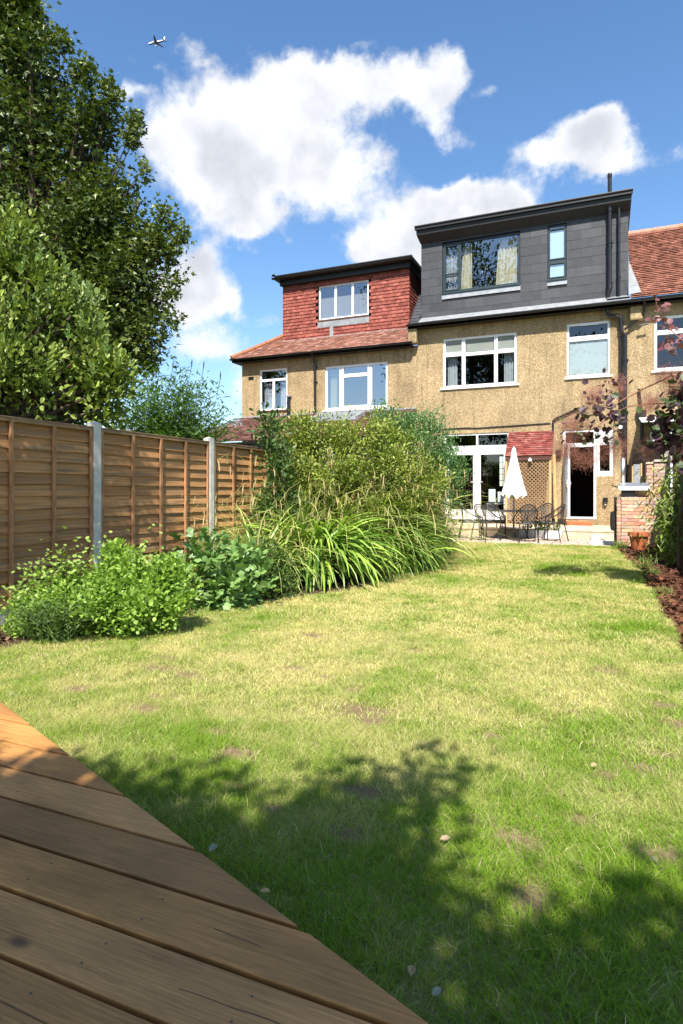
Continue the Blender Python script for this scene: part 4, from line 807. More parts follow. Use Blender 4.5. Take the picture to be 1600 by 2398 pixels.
# ------------------------------------------------------------------ patio
b = MB()
random.seed(3)
for (y0, y1, ws) in ((16.62, 17.4, [.9,.75,.9,.6,.85,.7]), (17.4, 18.2, [.6,.9,.8,.9,.7,.6]), (18.2, 18.98, [.8,.7,.9,.65,.9,.8])):
    x = -5.4; i = 0
    while x < .78:
        w = ws[i % 6]; x1 = min(x+w, .8); dz = random.uniform(-.003,.003); b.box(x+.006, x1-.006, y0+.006, y1-.006, .28, .33+dz); x = x1; i += 1
b.build('patio', MT['sand'], None, bevel=.006)['kind'] = 'structure'
b = MB(); b.box(-5.4, .8, 16.64, 19.0, .0, .295); b.build('patio_base', MT['sand'], None)['kind'] = 'structure'
sp_ = empty('patio_steps', (0,15.8,0), label='pale stone steps from the lawn up to the patio beside the brick barbecue', cat='steps')
b = MB(); b.box(-.34,.25,16.2,16.60,.1,.225); b.build('step', MT['sand'], sp_, bevel=.008)
b = MB(); b.box(-.34,.2,15.15,16.19,.02,.125); b.build('step', MT['pale'], sp_, bevel=.008)
b = MB(); b.box(-.12,.26,14.3,15.14,.02,.108); b.build('step', MT['sand'], sp_, bevel=.008)
# ------------------------------------------------------------------ lean-to with trellis
ln = empty('tiled_lean_to', (-2.05,18.6,.33), label='small red tiled lean-to roof over a diamond trellis on the house wall', cat='lean-to')
vd = Vector((0, .80, .77)).normalized(); tilefield(ln, (-2.68,18.2,2.30), (1,0,0), tuple(vd), (0,-vd.z,vd.y), 1.29, 1.09, .165, .085, MT['tile'], [(.21,.055,.046),(.18,.048,.04),(.24,.068,.056),(.26,.10,.08)], None, 'roof_tiles', .020, .5, .003, .018)
b = MB(); b.add([(-2.68,18.2,2.26),(-1.39,18.2,2.26),(-1.39,18.99,3.02),(-2.68,18.99,3.02)], [(3,2,1,0)]); b.box(-2.66,-1.41,18.21,18.25,2.18,2.27); b.build('roof_board', MT['brown'], ln)
def trell(x0, x1, z0, z1, y, sp=.085):
    b = MB(); w = x1-x0; h = z1-z0; L_ = w+h; k = 0
    for s in (1, -1):
        c = -h
        while c < w:
            # line x = x0 + c + (z-z0) clipped
            za = max(0, -c); zb = min(h, w-c)
            if zb-za > .03:
                xa, xb = (c+za, c+zb) if s == 1 else (w-c-za, w-c-zb)
                b.bar((x0+xa, y+.004*s, z0+za), (x0+xb, y+.004*s, z0+zb), .018, .007, (0,1,0)) if False else b.bar((x0+xa, y+.005*s, z0+za), (x0+xb, y+.005*s, z0+zb), .010, .026, (0,0,1))
            c += sp*1.25
    return b
trell(-2.62, -1.47, .36, 2.17, 18.26).build('trellis', MT['trel'], ln)
b = MB(); b.box(-2.68,-2.62,18.23,18.29,.33,2.18); b.box(-1.47,-1.41,18.23,18.29,.33,2.18); b.box(-2.62,-1.47,18.24,18.28,.33,.37); b.build('frame', MT['newwood'], ln)
b = MB(); b.bar((-1.30,18.62,.33),(-1.36,18.6,2.35), .07, .05, (0,1,0)); b.build('post', MT['newwood'], ln)
b = MB(); b.lathe(-1.98, 18.17, [(.05,2.14),(.055,2.16),(.05,2.2),(.0,2.22)], 14); b.box(-2.0,-1.96,18.17,18.24,2.2,2.24); b.build('security_lamp', MT['white'], ln)
pt = empty('planter_trough', (-1.55,16.46,.1), label='long white trough planter on the gravel in front of the patio edge', cat='planter')
b = MB(); b.add([(-2.0,16.38,.1),(-1.05,16.38,.1),(-1.05,16.56,.1),(-2.0,16.56,.1),(-2.05,16.35,.30),(-1.0,16.35,.30),(-1.0,16.59,.30),(-2.05,16.59,.30)], [(3,2,1,0),(4,5,6,7),(0,1,5,4),(1,2,6,5),(2,3,7,6),(3,0,4,7)]); b.build('trough', MT['white'], pt, bevel=.01)
nL = 260; P = np.stack([-2.0+.95*rng.random(nL), 16.4+.15*rng.random(nL), .30+.22*rng.random(nL)],1)
leaves('plant', P, unit(rng.normal(size=(nL,3))+[0,0,.8]), unit(rng.normal(size=(nL,3))+[0,0,1]), .05+.03*rng.random(nL), jitter((.10,.17,.04),nL), OVAL, MT['leaf'], pt)
# ------------------------------------------------------------------ garden furniture
def make_chair():
    r = empty('garden_chair', (0,0,0), cat='chair'); r['local'] = 1
    b = MB()
    for s in (-1, 1):
        b = MB(); b.tube([(s*.25,.24,0),(s*.255,.22,.30),(s*.265,.20,.55)], .014, 6); b.build('leg', MT['iron'], r)
        b = MB(); b.tube([(s*.22,-.30,0),(s*.20,-.24,.30),(s*.19,-.20,.44)], .014, 6); b.build('leg', MT['iron'], r)
    hp_ = []
    for i in range(25):
        a = math.pi*i/24; x = .265*math.cos(a)*(1+.08*math.sin(a)); y = .20-.50*math.sin(a)**.8; z = .55+.34*math.sin(a)**1.3; hp_.append((x,y,z))
    b = MB(); b.tube(hp_, .014, 6); b.tube([(h[0]*.93, h[1]*.9+.012, h[2]-.06) for h in hp_[3:-3]], .006, 5)
    for i in (7, 17): b.tube([hp_[i], (hp_[i][0]*.75, -.19, .44)], .008, 6)
    b.build('arm_hoop', MT['iron'], r)
    V = []; nseg = 12; ids = list(range(7, 18))
    for i in ids:
        x, y, z = hp_[i]
        for k in range(5): q = k/4; V.append((x*(.75+.25*q), -.19+(y+.19)*q**1.2, .44+(z-.02-.44)*q))
    Fq = [(a*5+k, a*5+k+1, (a+1)*5+k+1, (a+1)*5+k) for a in range(len(ids)-1) for k in range(4)]
    npmesh('back_panel', V, Fq, MT['meshf'], r)
    P = []; 
    for k in range(20):
        a = 2*math.pi*k/20; c_, s_ = math.cos(a), math.sin(a); e = .5; P.append((.235*math.copysign(abs(c_)**e, c_), .225*math.copysign(abs(s_)**e, s_), .44))
    b = MB(); b.tube(P+[P[0]], .009, 6); b.build('seat_rim', MT['iron'], r)
    b = MB(); b.add(P, [tuple(range(20))]); b.add([(p[0],p[1],.432) for p in P], [tuple(range(19,-1,-1))]); b.build('seat', MT['meshf'], r)
    return r
def copytree(o, parent=None):
    c = o.copy(); COL.objects.link(c)
    if parent is not None: c.parent = parent
    for ch in [x for x in bpy.data.objects if x.parent == o]: copytree(ch, c)
    return c
TX, TY = -2.1, 15.75
chs = [(-2.66,15.05,-28,'metal garden chair at the front left of the table with its back to the lawn'), (-3.12,15.55,-75,'metal garden chair at the far left of the table beside the grasses'), (-2.72,16.38,-150,'metal garden chair behind the table nearest the glass doors'),
       (-1.72,15.02,18,'large looking metal garden chair at the front right with its curved back to the lawn'), (-1.18,15.50,70,'metal garden chair at the right end of the table nearest the back door'), (-1.50,16.30,150,'metal garden chair behind the table in front of the trellis')]
pr = make_chair()
for i, (x, y, a, lab) in enumerate(chs):
    o = pr if i == 0 else copytree(pr); o.location = (x, y, .1); o.rotation_euler = (0, 0, math.radians(a)); o['label'] = lab; o['group'] = 'metal chairs round the garden table'
tb = empty('garden_table', (TX,TY,.1), label='round dark metal mesh garden table with the parasol through its centre', cat='table')
b = MB(); b.lathe(TX, TY, [(.60,.80),(.615,.81),(.60,.822)], 40); b.build('table_top', MT['iron'], tb)
for k in range(4):
    a = math.pi/4+k*math.pi/2; c_, s_ = math.cos(a), math.sin(a); b = MB(); b.tube([(TX+.46*c_,TY+.46*s_,.80),(TX+.36*c_,TY+.36*s_,.55),(TX+.34*c_,TY+.34*s_,.35),(TX+.44*c_,TY+.44*s_,.10)], .013, 6); b.build('leg', MT['iron'], tb)
b = MB(); b.tube([(TX+.35*math.cos(k*math.pi/12),TY+.35*math.sin(k*math.pi/12),.42) for k in range(25)], .008, 5, caps=False); b.build('ring', MT['iron'], tb)
um = empty('parasol', (TX,TY,.1), label='closed white parasol standing through the garden table', cat='parasol')
b = MB(); b.tube([(TX,TY,.12),(TX,TY,2.30)], .022, 12); b.build('pole', MT['alum'], um, smooth=True)
b = MB(); b.lathe(TX, TY, [(.23,.10),(.23,.13),(.05,.16),(.035,.28)], 24); b.build('base', MT['iron'], um)
P = []; nseg = 96; prof = [(1.17,.275),(1.22,.262),(1.45,.205),(1.70,.150),(1.95,.098),(2.15,.062),(2.30,.045),(2.36,.030),(2.38,.012)]
b = MB(); Fq = []
for z, r_ in prof:
    for k in range(nseg): a = 2*math.pi*k/nseg; q = r_*(1+.14*math.cos(8*a)+.05*math.cos(16*a+.5)+.03*math.sin(3*a)); P.append((TX+q*math.cos(a), TY+q*math.sin(a), z + (.05*math.cos(8*a)+.02*math.sin(2*a) if z < 1.2 else 0)))
for i in range(len(prof)-1):
    for k in range(nseg): Fq.append((i*nseg+k, i*nseg+(k+1)%nseg, (i+1)*nseg+(k+1)%nseg, (i+1)*nseg+k))
b.add(P, Fq); b.build('canopy', MT['canvas'], um, smooth=True)
b = MB(); b.tube([(TX,TY,2.36),(TX,TY,2.41)], [.015,.008], 8); b.build('finial', MT['white'], um)
# indoors: table and covered chairs
dt = empty('dining_table', (-3.3,20.3,.5), label='oak dining table inside the glass doors', cat='table')
b = MB(); b.box(-3.9,-2.75,20.0,20.7,1.22,1.26); b.build('table_top', MT['oak'], dt)
for (x, y) in ((-3.85,20.05),(-2.82,20.05),(-3.85,20.65),(-2.82,20.65)): b = MB(); b.box(x,x+.06,y,y+.06,.46,1.22); b.build('leg', MT['oak'], dt)
for i, (x, lab) in enumerate(((-3.28,'white covered dining chair inside the right door pane'),(-3.0,'white covered dining chair partly hidden by the parasol'))):
    ch = empty('dining_chair', (x,19.75,.46), label=lab, cat='chair', group='white chairs at the dining table')
    b = MB(); b.box(x-.11,x+.11,19.62,19.65,.95,1.28 if i else 1.36); b.build('backrest', MT['white'], ch, bevel=.05)
    b = MB(); b.box(x-.18,x+.18,19.66,20.0,.88,.93); b.build('seat', MT['white'], ch, bevel=.02)
    for (u_, v_) in ((-.16,.08),(.13,.08),(-.16,.40),(.13,.40)): b = MB(); b.box(x+u_,x+u_+.03,19.58+v_,19.61+v_,.46,.88); b.build('leg', MT['oak'], ch)
# ------------------------------------------------------------------ brickwork on the right
BR = [(.56,.31,.21),(.60,.38,.27),(.50,.25,.17),(.62,.44,.31),(.54,.36,.28),(.58,.33,.22),(.46,.30,.24),(.64,.47,.34)]
def brickface(b, O, U, w, h, N_, bw=.225, bh=.075, t=.012):
    O = Vector(O); U = Vector(U).normalized(); N_ = Vector(N_); rows = int(round(h/bh))
    for j in range(rows):
        z0 = j*h/rows+.005; z1 = (j+1)*h/rows-.005; u = -(bw/2 if j % 2 else 0) - random.random()*.01
        while u < w:
            a, c = max(u+.005, 0), min(u+bw-.005, w)
            if c-a > .02:
                col = tuple(q*random.uniform(.85,1.12) for q in random.choice(BR)); d = random.uniform(.008, .014)
                p = [O+U*a+Vector((0,0,z0)), O+U*c+Vector((0,0,z0)), O+U*c+Vector((0,0,z1)), O+U*a+Vector((0,0,z1))]
                b.add(p+[q+N_*d for q in p], [(4,5,6,7),(0,1,5,4),(1,2,6,5),(2,3,7,6),(3,0,4,7)], col)
            u += bw
bb = empty('brick_barbecue', (.7,14.7,0), label='built-in brick barbecue with steel lid and flue next to the patio steps', cat='barbecue')
MT['brickm'] = MT['brick']
m_ = MB(); b = MB()
def pier(x0, x1, y0, y1, z0, z1, capz=None):
    b = MB()
    m_.box(x0, x1, y0, y1, z0, z1)
    brickface(b, (x0,y0,z0), (1,0,0), x1-x0, z1-z0, (0,-1,0)); brickface(b, (x0,y1,z0), (0,-1,0), y1-y0, z1-z0, (-1,0,0)); b.build('brick_pier', MT['brick'], bb)
pier(.30, 1.12, 14.26, 15.1, .0, 1.17); pier(.215, .292, 14.30, 15.05, .05, 1.12)
pier(.52, 1.12, 14.62, 15.1, 1.17, 1.32); pier(.80, .93, 14.75, 15.1, 1.32, 1.86); pier(.94, 1.14, 14.70, 15.1, 1.32, 1.90)
m_.build('mortar_core', MT['mortar'], bb); 
b = MB(); b.box(.78,.94,14.72,15.12,1.875,1.92); b.box(.93,1.17,14.66,15.12,1.915,1.965); b.build('coping', MT['sand'], bb, bevel=.008)
b = MB(); b.add([(.24,14.42,1.31),(.86,14.42,1.31),(.86,14.95,1.31),(.24,14.95,1.31),(.22,14.44,1.40),(.84,14.44,1.40),(.88,14.95,1.40),(.24,14.95,1.40),(.27,14.56,1.48),(.80,14.56,1.48),(.84,14.92,1.48),(.27,14.92,1.48)], [(3,2,1,0),(0,1,5,4),(1,2,6,5),(2,3,7,6),(3,0,4,7),(4,5,9,8),(5,6,10,9),(6,7,11,10),(7,4,8,11),(8,9,10,11)]); lid = b.build('lid', MT['steel'], bb, bevel=.01)
b = MB(); b.tube([(.26,14.5,1.38),(.10,14.46,1.42)], .012, 8); b.build('handle', MT['black'], lid)
b = MB(); b.box(.30,.56,14.46,14.9,1.175,1.305); b.build('dark_opening_block', MT['black'], bb)  # solid black block put in for the dark of the opening under the lid
b = MB(); b.bar((.24,14.36,1.16),(.60,14.36,1.17), .02, .02); b.bar((.24,14.36,1.16),(.30,14.9,1.24), .02, .02); b.build('rail', MT['steel'], bb)
b = MB(); b.tube([(.335,14.75,1.46),(.335,14.75,2.02)], .048, 16); b.build('flue', MT['steel'], bb, smooth=True)
b = MB(); b.box(.155,.214,14.42,15.0,.12,1.18); b.build('oven_door', MT['iron'], bb, bevel=.01)
b = MB(); b.tube([(.15,14.5,.86),(.10,14.5,.84),(.09,14.5,.65),(.10,14.5,.48),(.15,14.5,.46)], .018, 8); b.box(.10,.15,14.47,14.53,.48,.84); b.build('handle', MT['blackp'], bb)
bd = empty('leaning_board', (.7,15.3,0), label='grey board with a bare timber edge leaning beyond the barbecue', cat='board')
b = MB(); b.box(.56,.70,15.35,15.39,.2,1.90); b.build('panel', MT['lead'], bd); b = MB(); b.box(.705,.735,15.33,15.39,.2,1.92); b.box(.53,.555,15.33,15.39,.2,1.86); b.build('edge_strip', MT['newwood'], bd)
pot = empty('plant_pot', (.52,13.92,.1), label='terracotta plant pot in front of the brick barbecue', cat='plant pot')
b = MB(); b.lathe(.60, 13.75, [(.125,.09),(.17,.36),(.172,.40),(.205,.40),(.205,.475),(.185,.48),(.175,.44),(.16,.42)], 32); b.build('pot', MT['terra'], pot, smooth=False)
b = MB(); b.lathe(.60, 13.75, [(.0,.425),(.168,.428)], 24); b.build('compost', MT['soil'], pot)
# boundary wall and charcoal fence, right
rw = empty('rendered_garden_wall', (1.25,11,0), label='low cream rendered wall behind the bark mulch on the right', cat='wall')
b = MB(); b.add([(1.26,6,0),(1.26,15.15,0),(1.40,15.15,0),(1.40,6,0),(1.26,6,1.05),(1.26,15.15,1.05),(1.40,15.15,1.05),(1.40,6,1.05)], [(3,2,1,0),(4,5,6,7),(0,1,5,4),(1,2,6,5),(2,3,7,6),(3,0,4,7)]); b.build('render', MT['cream'], rw, bevel=.01)
b = MB(); b.box(1.23,1.43,6,15.15,1.052,1.10); b.build('coping', MT['conc'], rw, bevel=.01)
cf = empty('boarded_fence', (1.1,15,0), label='charcoal painted vertical board fence behind the barbecue', cat='fence')
def boards(p, q, z0, z1, name='fence_panel'):
    p = Vector(p); q = Vector(q); L_ = (q-p).length; n = int(L_/.11); b = MB(); d = (q-p)/n; nn = Vector((d.y,-d.x,0)).normalized()
    for i in range(n):
        a = p+d*i+nn*(.006*(i%2)); c = a+d*.96; b.bar(Vector((a.x,a.y,(z0+z1)/2)), Vector((c.x,c.y,(z0+z1)/2)), .018, z1-z0+random.uniform(-.006,.006))
    b.build(name, MT['char'], cf)
boards((.68,18.9,0), (1.16,15.2,0), .3, 2.46); boards((1.33,15.05,0), (1.33,12.4,0), 1.10, 2.46); boards((1.33,12.3,0), (1.33,9.6,0), 1.10, 2.46)
b = MB(); b.box(1.17,1.27,15.07,15.17,0,2.50); b.build('concrete_post', MT['conc'], cf); b = MB(); b.box(1.28,1.38,12.3,12.4,1.1,2.50); b.build('concrete_post', MT['conc'], cf)
# ------------------------------------------------------------------ trees beyond the fence
random.seed(11)
big = px_lobes(20, [(-60,-60,150),(15,60,95),(40,170,105),(-60,330,180),(110,270,100),(180,340,85),(210,300,55),(60,470,170),(240,450,75),(215,520,100),(290,470,45),(300,600,75),(350,575,45),(250,690,125),(350,690,45),(150,640,150),(310,780,80),(345,745,45),(200,780,120),(80,800,150),(-60,650,200,2),(340,830,35),(290,850,45),(60,620,170,3),(150,450,120,2.5),(180,720,130,2.5)], 1.0, 1.0)
tree('sycamore_tree', 'tall dark green sycamore tree rising over the left fence', 'tree', (-17.2,14.4,-.03), sub(big, 3), 1350, 52, .30, .19, MAPLE,
     [(.022,.052,.008),(.15,.185,.034)], MT['leafg'], trunk=.42, shell=.45, updir=.1, droop=.2, fork=(-17.4,14.8,6.0), twig=.03, jit=.8)
# a few outer sprays that break the outline
tips = px_lobes(19.5, [(85,95,20),(60,70,20),(60,20,22),(140,100,16),(200,170,18),(262,200,16),(258,235,16),(318,290,17),(315,325,15),(335,395,16),(395,512,18),(420,560,16),(428,545,10),(405,655,16),(395,600,18),(400,750,14),(390,690,14),(350,845,20),(60,20,40),(375,560,24),(10,10,45)])
big_tree = [x for x in bpy.data.objects if x.name == 'sycamore_tree'][0]
outer = tree('sycamore_tree', 'outer sprays', 'tree', (-16.6,15.0,-.03), tips, 170, 34, .14, .17, MAPLE,
     [(.045,.085,.012),(.18,.21,.04)], MT['leafg'], trunk=.10, shell=.0, updir=.2, fork=(-16.8,15.2,8.5), twig=.012, jit=.8)
for ch in [x for x in bpy.data.objects if x.parent == outer]:
    ch.parent = big_tree; ch.matrix_parent_inverse = Matrix.Translation(-big_tree.location); ch.name = 'outer_sprays' if ch.name.startswith('crown') else 'limb'
bpy.data.objects.remove(outer)
ap = px_lobes(8.1, [(0,640,110),(60,720,130),(125,790,120),(190,860,90),(225,905,70),(100,920,150),(240,955,55),(-60,820,200),(25,580,50),(-90,600,150),(60,880,150,.7),(150,950,120,.6),(245,880,40),(70,640,45),(150,720,45),(205,800,35)])
tree('apple_tree', 'bright green apple tree leaning over the left end of the fence', 'tree', (-7.6,4.9,-.03), sub(ap, 4), 820, 26, .10, .092, OVAL,
     [(.045,.095,.012),(.36,.43,.095)], MT['leafg'], trunk=.12, shell=.55, updir=.9, fork=(-7.6,5.0,1.9), twig=.009, jit=.55)
# upright young shoots of the apple tree
shl = [(30,518,.30),(95,565,.25),(145,590,.22),(170,640,.22),(205,660,.2),(235,735,.18),(-10,540,.3),(60,600,.25),(250,790,.18),(160,760,.2),(90,700,.25),(20,690,.25),(190,730,.2),(275,830,.14),(120,660,.2),(215,850,.15),(60,800,.2)]
P = []; D = []; N_ = []; S = []; b = MB()
for (u, v, L_) in shl:
    p = at(u, v, 7.75); ax = Vector((random.uniform(-.2,.25), random.uniform(-.2,.2), 1)).normalized(); b.tube([p - ax*L_*1.1, p+ax*.02], [.006,.003], 4)
    for i in range(16):
        f_ = i/16; q = p - ax*L_*(1-f_); a = i*2.4; o_ = Vector((math.cos(a), math.sin(a), .8+.8*f_)).normalized(); P.append(q); D.append(o_); N_.append(Vector((-math.cos(a)*.6, -math.sin(a)*.6, 1))); S.append(.085*(1-.45*f_))
ar = [x for x in bpy.data.objects if x.name == 'apple_tree'][0]
leaves('shoot_sprays', np.array(P), np.array(D), np.array(N_), np.array(S), jitter((.30,.40,.17), len(P)), OVAL, MT['leafg'], ar); b.build('stems', MT['gstem'], ar)
bud = px_lobes(10.6, [(330,930,50),(400,920,70),(470,950,60),(380,985,90),(460,1010,80),(510,1010,45),(330,1000,70),(300,960,50),(430,890,35),(540,990,22)])
def lance_bush(name, label, cat, base, lobes, n, size, cols, m, stems=26, group=None, spread=.3, shape=LANCE, sm=None, hang=0., jit=.5):
    root = empty(name, base, label=label, cat=cat, group=group); b = MB(); P = []; D = []; N_ = []; S = []
    for i in range(stems):
        l = random.choices(lobes, [max(q[3])**2 for q in lobes])[0]; d = Vector(rng.normal(size=3)).normalized(); tip = Vector(l[:3]) + Vector([d[k]*l[3][k] for k in range(3)])
        if tip.z < base[2] + .2: tip.z = base[2] + .3
        b0 = Vector(base) + Vector((random.uniform(-spread,spread), random.uniform(-spread,spread)*.6, 0)); mid = b0.lerp(tip, .55) + Vector((0,0,.15*(tip-b0).length))
        pts = [b0*(1-t)**2 + mid*2*t*(1-t) + tip*t*t for t in (0,.2,.4,.6,.8,1)]; b.tube(pts, [.008,.007,.006,.005,.004,.002], 4, caps=False)
        k = n//stems
        for j in range(k):
            t = .25+.75*(j+random.random())/k; q = b0*(1-t)**2 + mid*2*t*(1-t) + tip*t*t + Vector(rng.normal(size=3))*.05*(1+2*t)*jit*2; a = random.uniform(0,6.28)
            P.append(q); D.append(Vector((math.cos(a), math.sin(a), .7-hang+random.uniform(-.4,.4)))); N_.append(Vector((-math.cos(a)*.5,-math.sin(a)*.5,1))); S.append(size*random.uniform(.6,1.2))
    n_ = len(P); leaves('foliage', np.array(P), np.array(D), np.array(N_), np.array(S), mixc(cols[0], cols[1], rng.random(n_))*(1+.2*(rng.random((n_,1))*2-1)), shape, m, root); b.build('stems', sm or MT['gstem'], root); return root
bu = lance_bush('buddleia_bush', 'loose buddleia bush with narrow leaves and spent flower spikes above the fence', 'bush', tuple(at(420,1180,10.6)), bud, 11500, .14, [(.06,.13,.025),(.16,.26,.06)], MT['leaf'], 130, spread=.5)
b = MB()
for (u, v) in ((405,862),(449,858),(477,862),(516,888),(372,880)):
    p = at(u, v, 10.6); q = at(u-6, v+28, 10.6); r_ = at(u-12, v+60, 10.6); b.tube([r_, q, p], [.003,.004,.005], 5); b.tube([p, p.lerp(at(u+1, v-18, 10.6), .5), at(u+1, v-18, 10.6)], [.007,.011,.003], 6)
b.build('flower_spikes', mat('spent_flowers', (.05,.03,.05), .9, .1), bu)
# ------------------------------------------------------------------ left border plants
Zb = 0.0
def gr(u, v, z=0.): t = (z-EZ)/((HY-v)/F); p = at(u, v, t); return p
def bush(name, label, base, lobes, nclus, nleaf, sig, size, shape, cols, m=None, **k):
    return tree(name, label, k.pop('cat', 'bush'), base, lobes, nclus, nleaf, sig, size, shape, cols, m or MT['leaf'], trunk=.03, twig=.004, fork=(base[0], base[1], base[2]+.12), barkm=MT['gstem'], **k)
herb = px_lobes(5.65, [(270,1385,70),(200,1410,60),(340,1385,65),(405,1405,45),(300,1430,70),(140,1400,34),(385,1335,28),(262,1318,32),(310,1320,24),(130,1440,60),(60,1460,40),(235,1450,60),(420,1350,28),(330,1440,60)], 1.6, 1.)
bush('lemon_balm', 'pale lime green leafy herb clump against the first fence panels', (-4.75,4.7,0), sub(herb, 6, .4), 1300, 16, .045, .036, ROUND, [(.15,.27,.04),(.40,.54,.11)], cat='plant', updir=.6, shell=.5)
hs = lance_bush('lemon_balm', 'sparse upright sprigs of lime green herb at the fence foot by the left edge', 'plant', (-4.95,4.35,0), px_lobes(5.5, [(60,1360,40),(100,1335,30),(175,1300,25),(30,1440,30),(70,1420,40),(115,1290,14),(240,1270,18),(290,1262,18),(185,1330,30),(400,1270,16),(30,1400,20)], 1, 1), 1700, .040, [(.19,.30,.06),(.36,.48,.12)], MT['leaf'], 34, shape=ROUND, spread=.35, jit=.25)
lance_bush('rosemary', 'small feathery dark green plant at the front of the border', 'plant', (-4.42,3.95,0), px_lobes(5.2, [(110,1470,50),(170,1460,45),(60,1480,35)], 1, .8), 2600, .045, [(.06,.12,.03),(.16,.24,.06)], MT['leaf'], 70, spread=.22, jit=.3)
fig = px_lobes(6.9, [(470,1310,38),(530,1305,36),(575,1310,28),(440,1262,16),(458,1228,12),(520,1355,50),(575,1370,38),(480,1375,42),(540,1390,34)], 1.4, 1.)
bush('fig_bush', 'small fig bush with lobed glossy leaves by the second concrete post', (-4.55,5.95,0), fig, 120, 6, .09, .105, FIG, [(.11,.21,.05),(.20,.32,.09)], MT['leafg'], updir=.3, shell=.5)
bush('fig_bush', 'low fig sucker with big pale leaves at the lawn edge', (-4.2,5.95,0), px_lobes(6.75, [(530,1390,40),(570,1385,32),(500,1400,26)]), 22, 4, .07, .14, FIG, [(.17,.28,.08),(.24,.36,.12)], MT['leafg'], updir=.2, shell=.3)
bush('euonymus_shrub', 'dense lower shrub behind the herb and fig', (-4.9,6.3,0), px_lobes(7.6, [(620,1330,60),(570,1330,50),(640,1380,50),(420,1370,40)], 1.2, 1.), 160, 22, .07, .05, OVAL, [(.05,.10,.02),(.12,.19,.04)], shell=.4)
def iris():
    n = 26; x = -4.02+rng.normal(size=n)*.13; y = 6.0+rng.normal(size=n)*.12; h = .25+.3*rng.random(n); az_ = rng.random(n)*6.28; le = .05+.2*rng.random(n); s = np.linspace(0,1,5)
    cx = x[:,None]+np.cos(az_)[:,None]*h[:,None]*le[:,None]*s**1.5; cy = y[:,None]+np.sin(az_)[:,None]*h[:,None]*le[:,None]*s**1.5; cz = h[:,None]*s
    side = np.stack([np.cos(az_+1.2), np.sin(az_+1.2), 0*az_],1); tag(strips('iris_leaves', np.stack([cx,cy,cz+0*cx],2), side, .028*(1-.85*s[None]**2)*np.ones((n,1)), jitter((.13,.25,.05),n), MT['leaf'], None), 'upright sword shaped iris leaves in front of the fig at the lawn edge', 'plant')
iris()
def strap(name, label, x, y, n, L_, w, c1, c2, tipc=None, cat='plant', r0=.15, lean=(.15,.9), grp=None, droop=1.0, z0=0., m=None):
    az_ = rng.random(n)*6.283; L = L_*(.55+.55*rng.random(n)); le = lean[0]+(lean[1]-lean[0])*rng.random(n); s = np.linspace(0,1,9); rr = r0*np.sqrt(rng.random(n)); a2 = rng.random(n)*6.283
    bx = x+rr*np.cos(a2); by = y+rr*np.sin(a2)
    th0 = le; th = th0[:,None] + droop*(1.0+1.1*rng.random(n))[:,None]*s[None]**1.5   # angle from vertical along the blade
    ds = 1/8; H = np.cumsum(np.sin(th), 1)*ds; Z = np.cumsum(np.cos(th), 1)*ds
    cx = bx[:,None]+np.cos(az_)[:,None]*H*L[:,None]; cy = by[:,None]+np.sin(az_)[:,None]*H*L[:,None]; cz = np.maximum(z0+Z*L[:,None], z0+.012)
    tw = rng.normal(size=n)*.5; side = np.stack([-np.sin(az_+tw), np.cos(az_+tw), rng.normal(size=n)*.25],1); side = unit(side)
    wd = w*(.7+.6*rng.random(n))[:,None]*np.clip(1.15-s[None]**2.2*1.1, .06, 1)
    o = strips(name, np.stack([cx,cy,cz],2), side, wd, mixc(c1, c2, rng.random(n))*(1+.25*(rng.random((n,1))*2-1)), m or MT['leafg'], None, tipc)
    return tag(o, label, cat, grp)
G1, G2 = (.09,.19,.025), (.38,.54,.09)
p = gr(745,1372); strap('daylily_clump', 'fountain of arching strap leaves spilling furthest onto the lawn', p.x-.22, p.y+.45, 900, 1.4, .056, G1, G2, r0=.24, droop=1.15, grp='arching strap-leaf clumps')
p = gr(640,1385); strap('daylily_clump', 'arching yellow green strap leaves beside the bare soil next to the fig', p.x-.05, p.y+.35, 260, .95, .034, (.14,.22,.04), (.36,.44,.13), r0=.15, grp='arching strap-leaf clumps')
p = gr(960,1345); strap('daylily_clump', 'arching dark strap leaves nearest the gravel patio', p.x-.45, p.y+.45, 760, 1.15, .056, G1, G2, r0=.28, droop=1.15, grp='arching strap-leaf clumps')
p = gr(900,1352); strap('daylily_clump', 'arching strap leaves between the two larger fountains of leaves', p.x-.25, p.y+.5, 380, 1.3, .042, (.09,.17,.03), (.26,.38,.08), r0=.2, grp='arching strap-leaf clumps')
p = gr(860,1345); strap('daylily_clump', 'taller strap leaves standing behind the front fountains', p.x-.55, p.y+.7, 520, 1.7, .040, (.10,.18,.03), (.30,.40,.09), r0=.35, lean=(.05,.6), grp='arching strap-leaf clumps')
lance_bush('yellowing_plant', 'small yellowing plant between the two fountains of strap leaves', 'plant', tuple(gr(915,1370)+Vector((-.1,.12,0))), px_lobes(8.7, [(900,1310,30),(905,1280,25),(890,1340,25)]), 420, .06, [(.30,.25,.04),(.22,.24,.05)], MT['leaf'], 16, spread=.12)
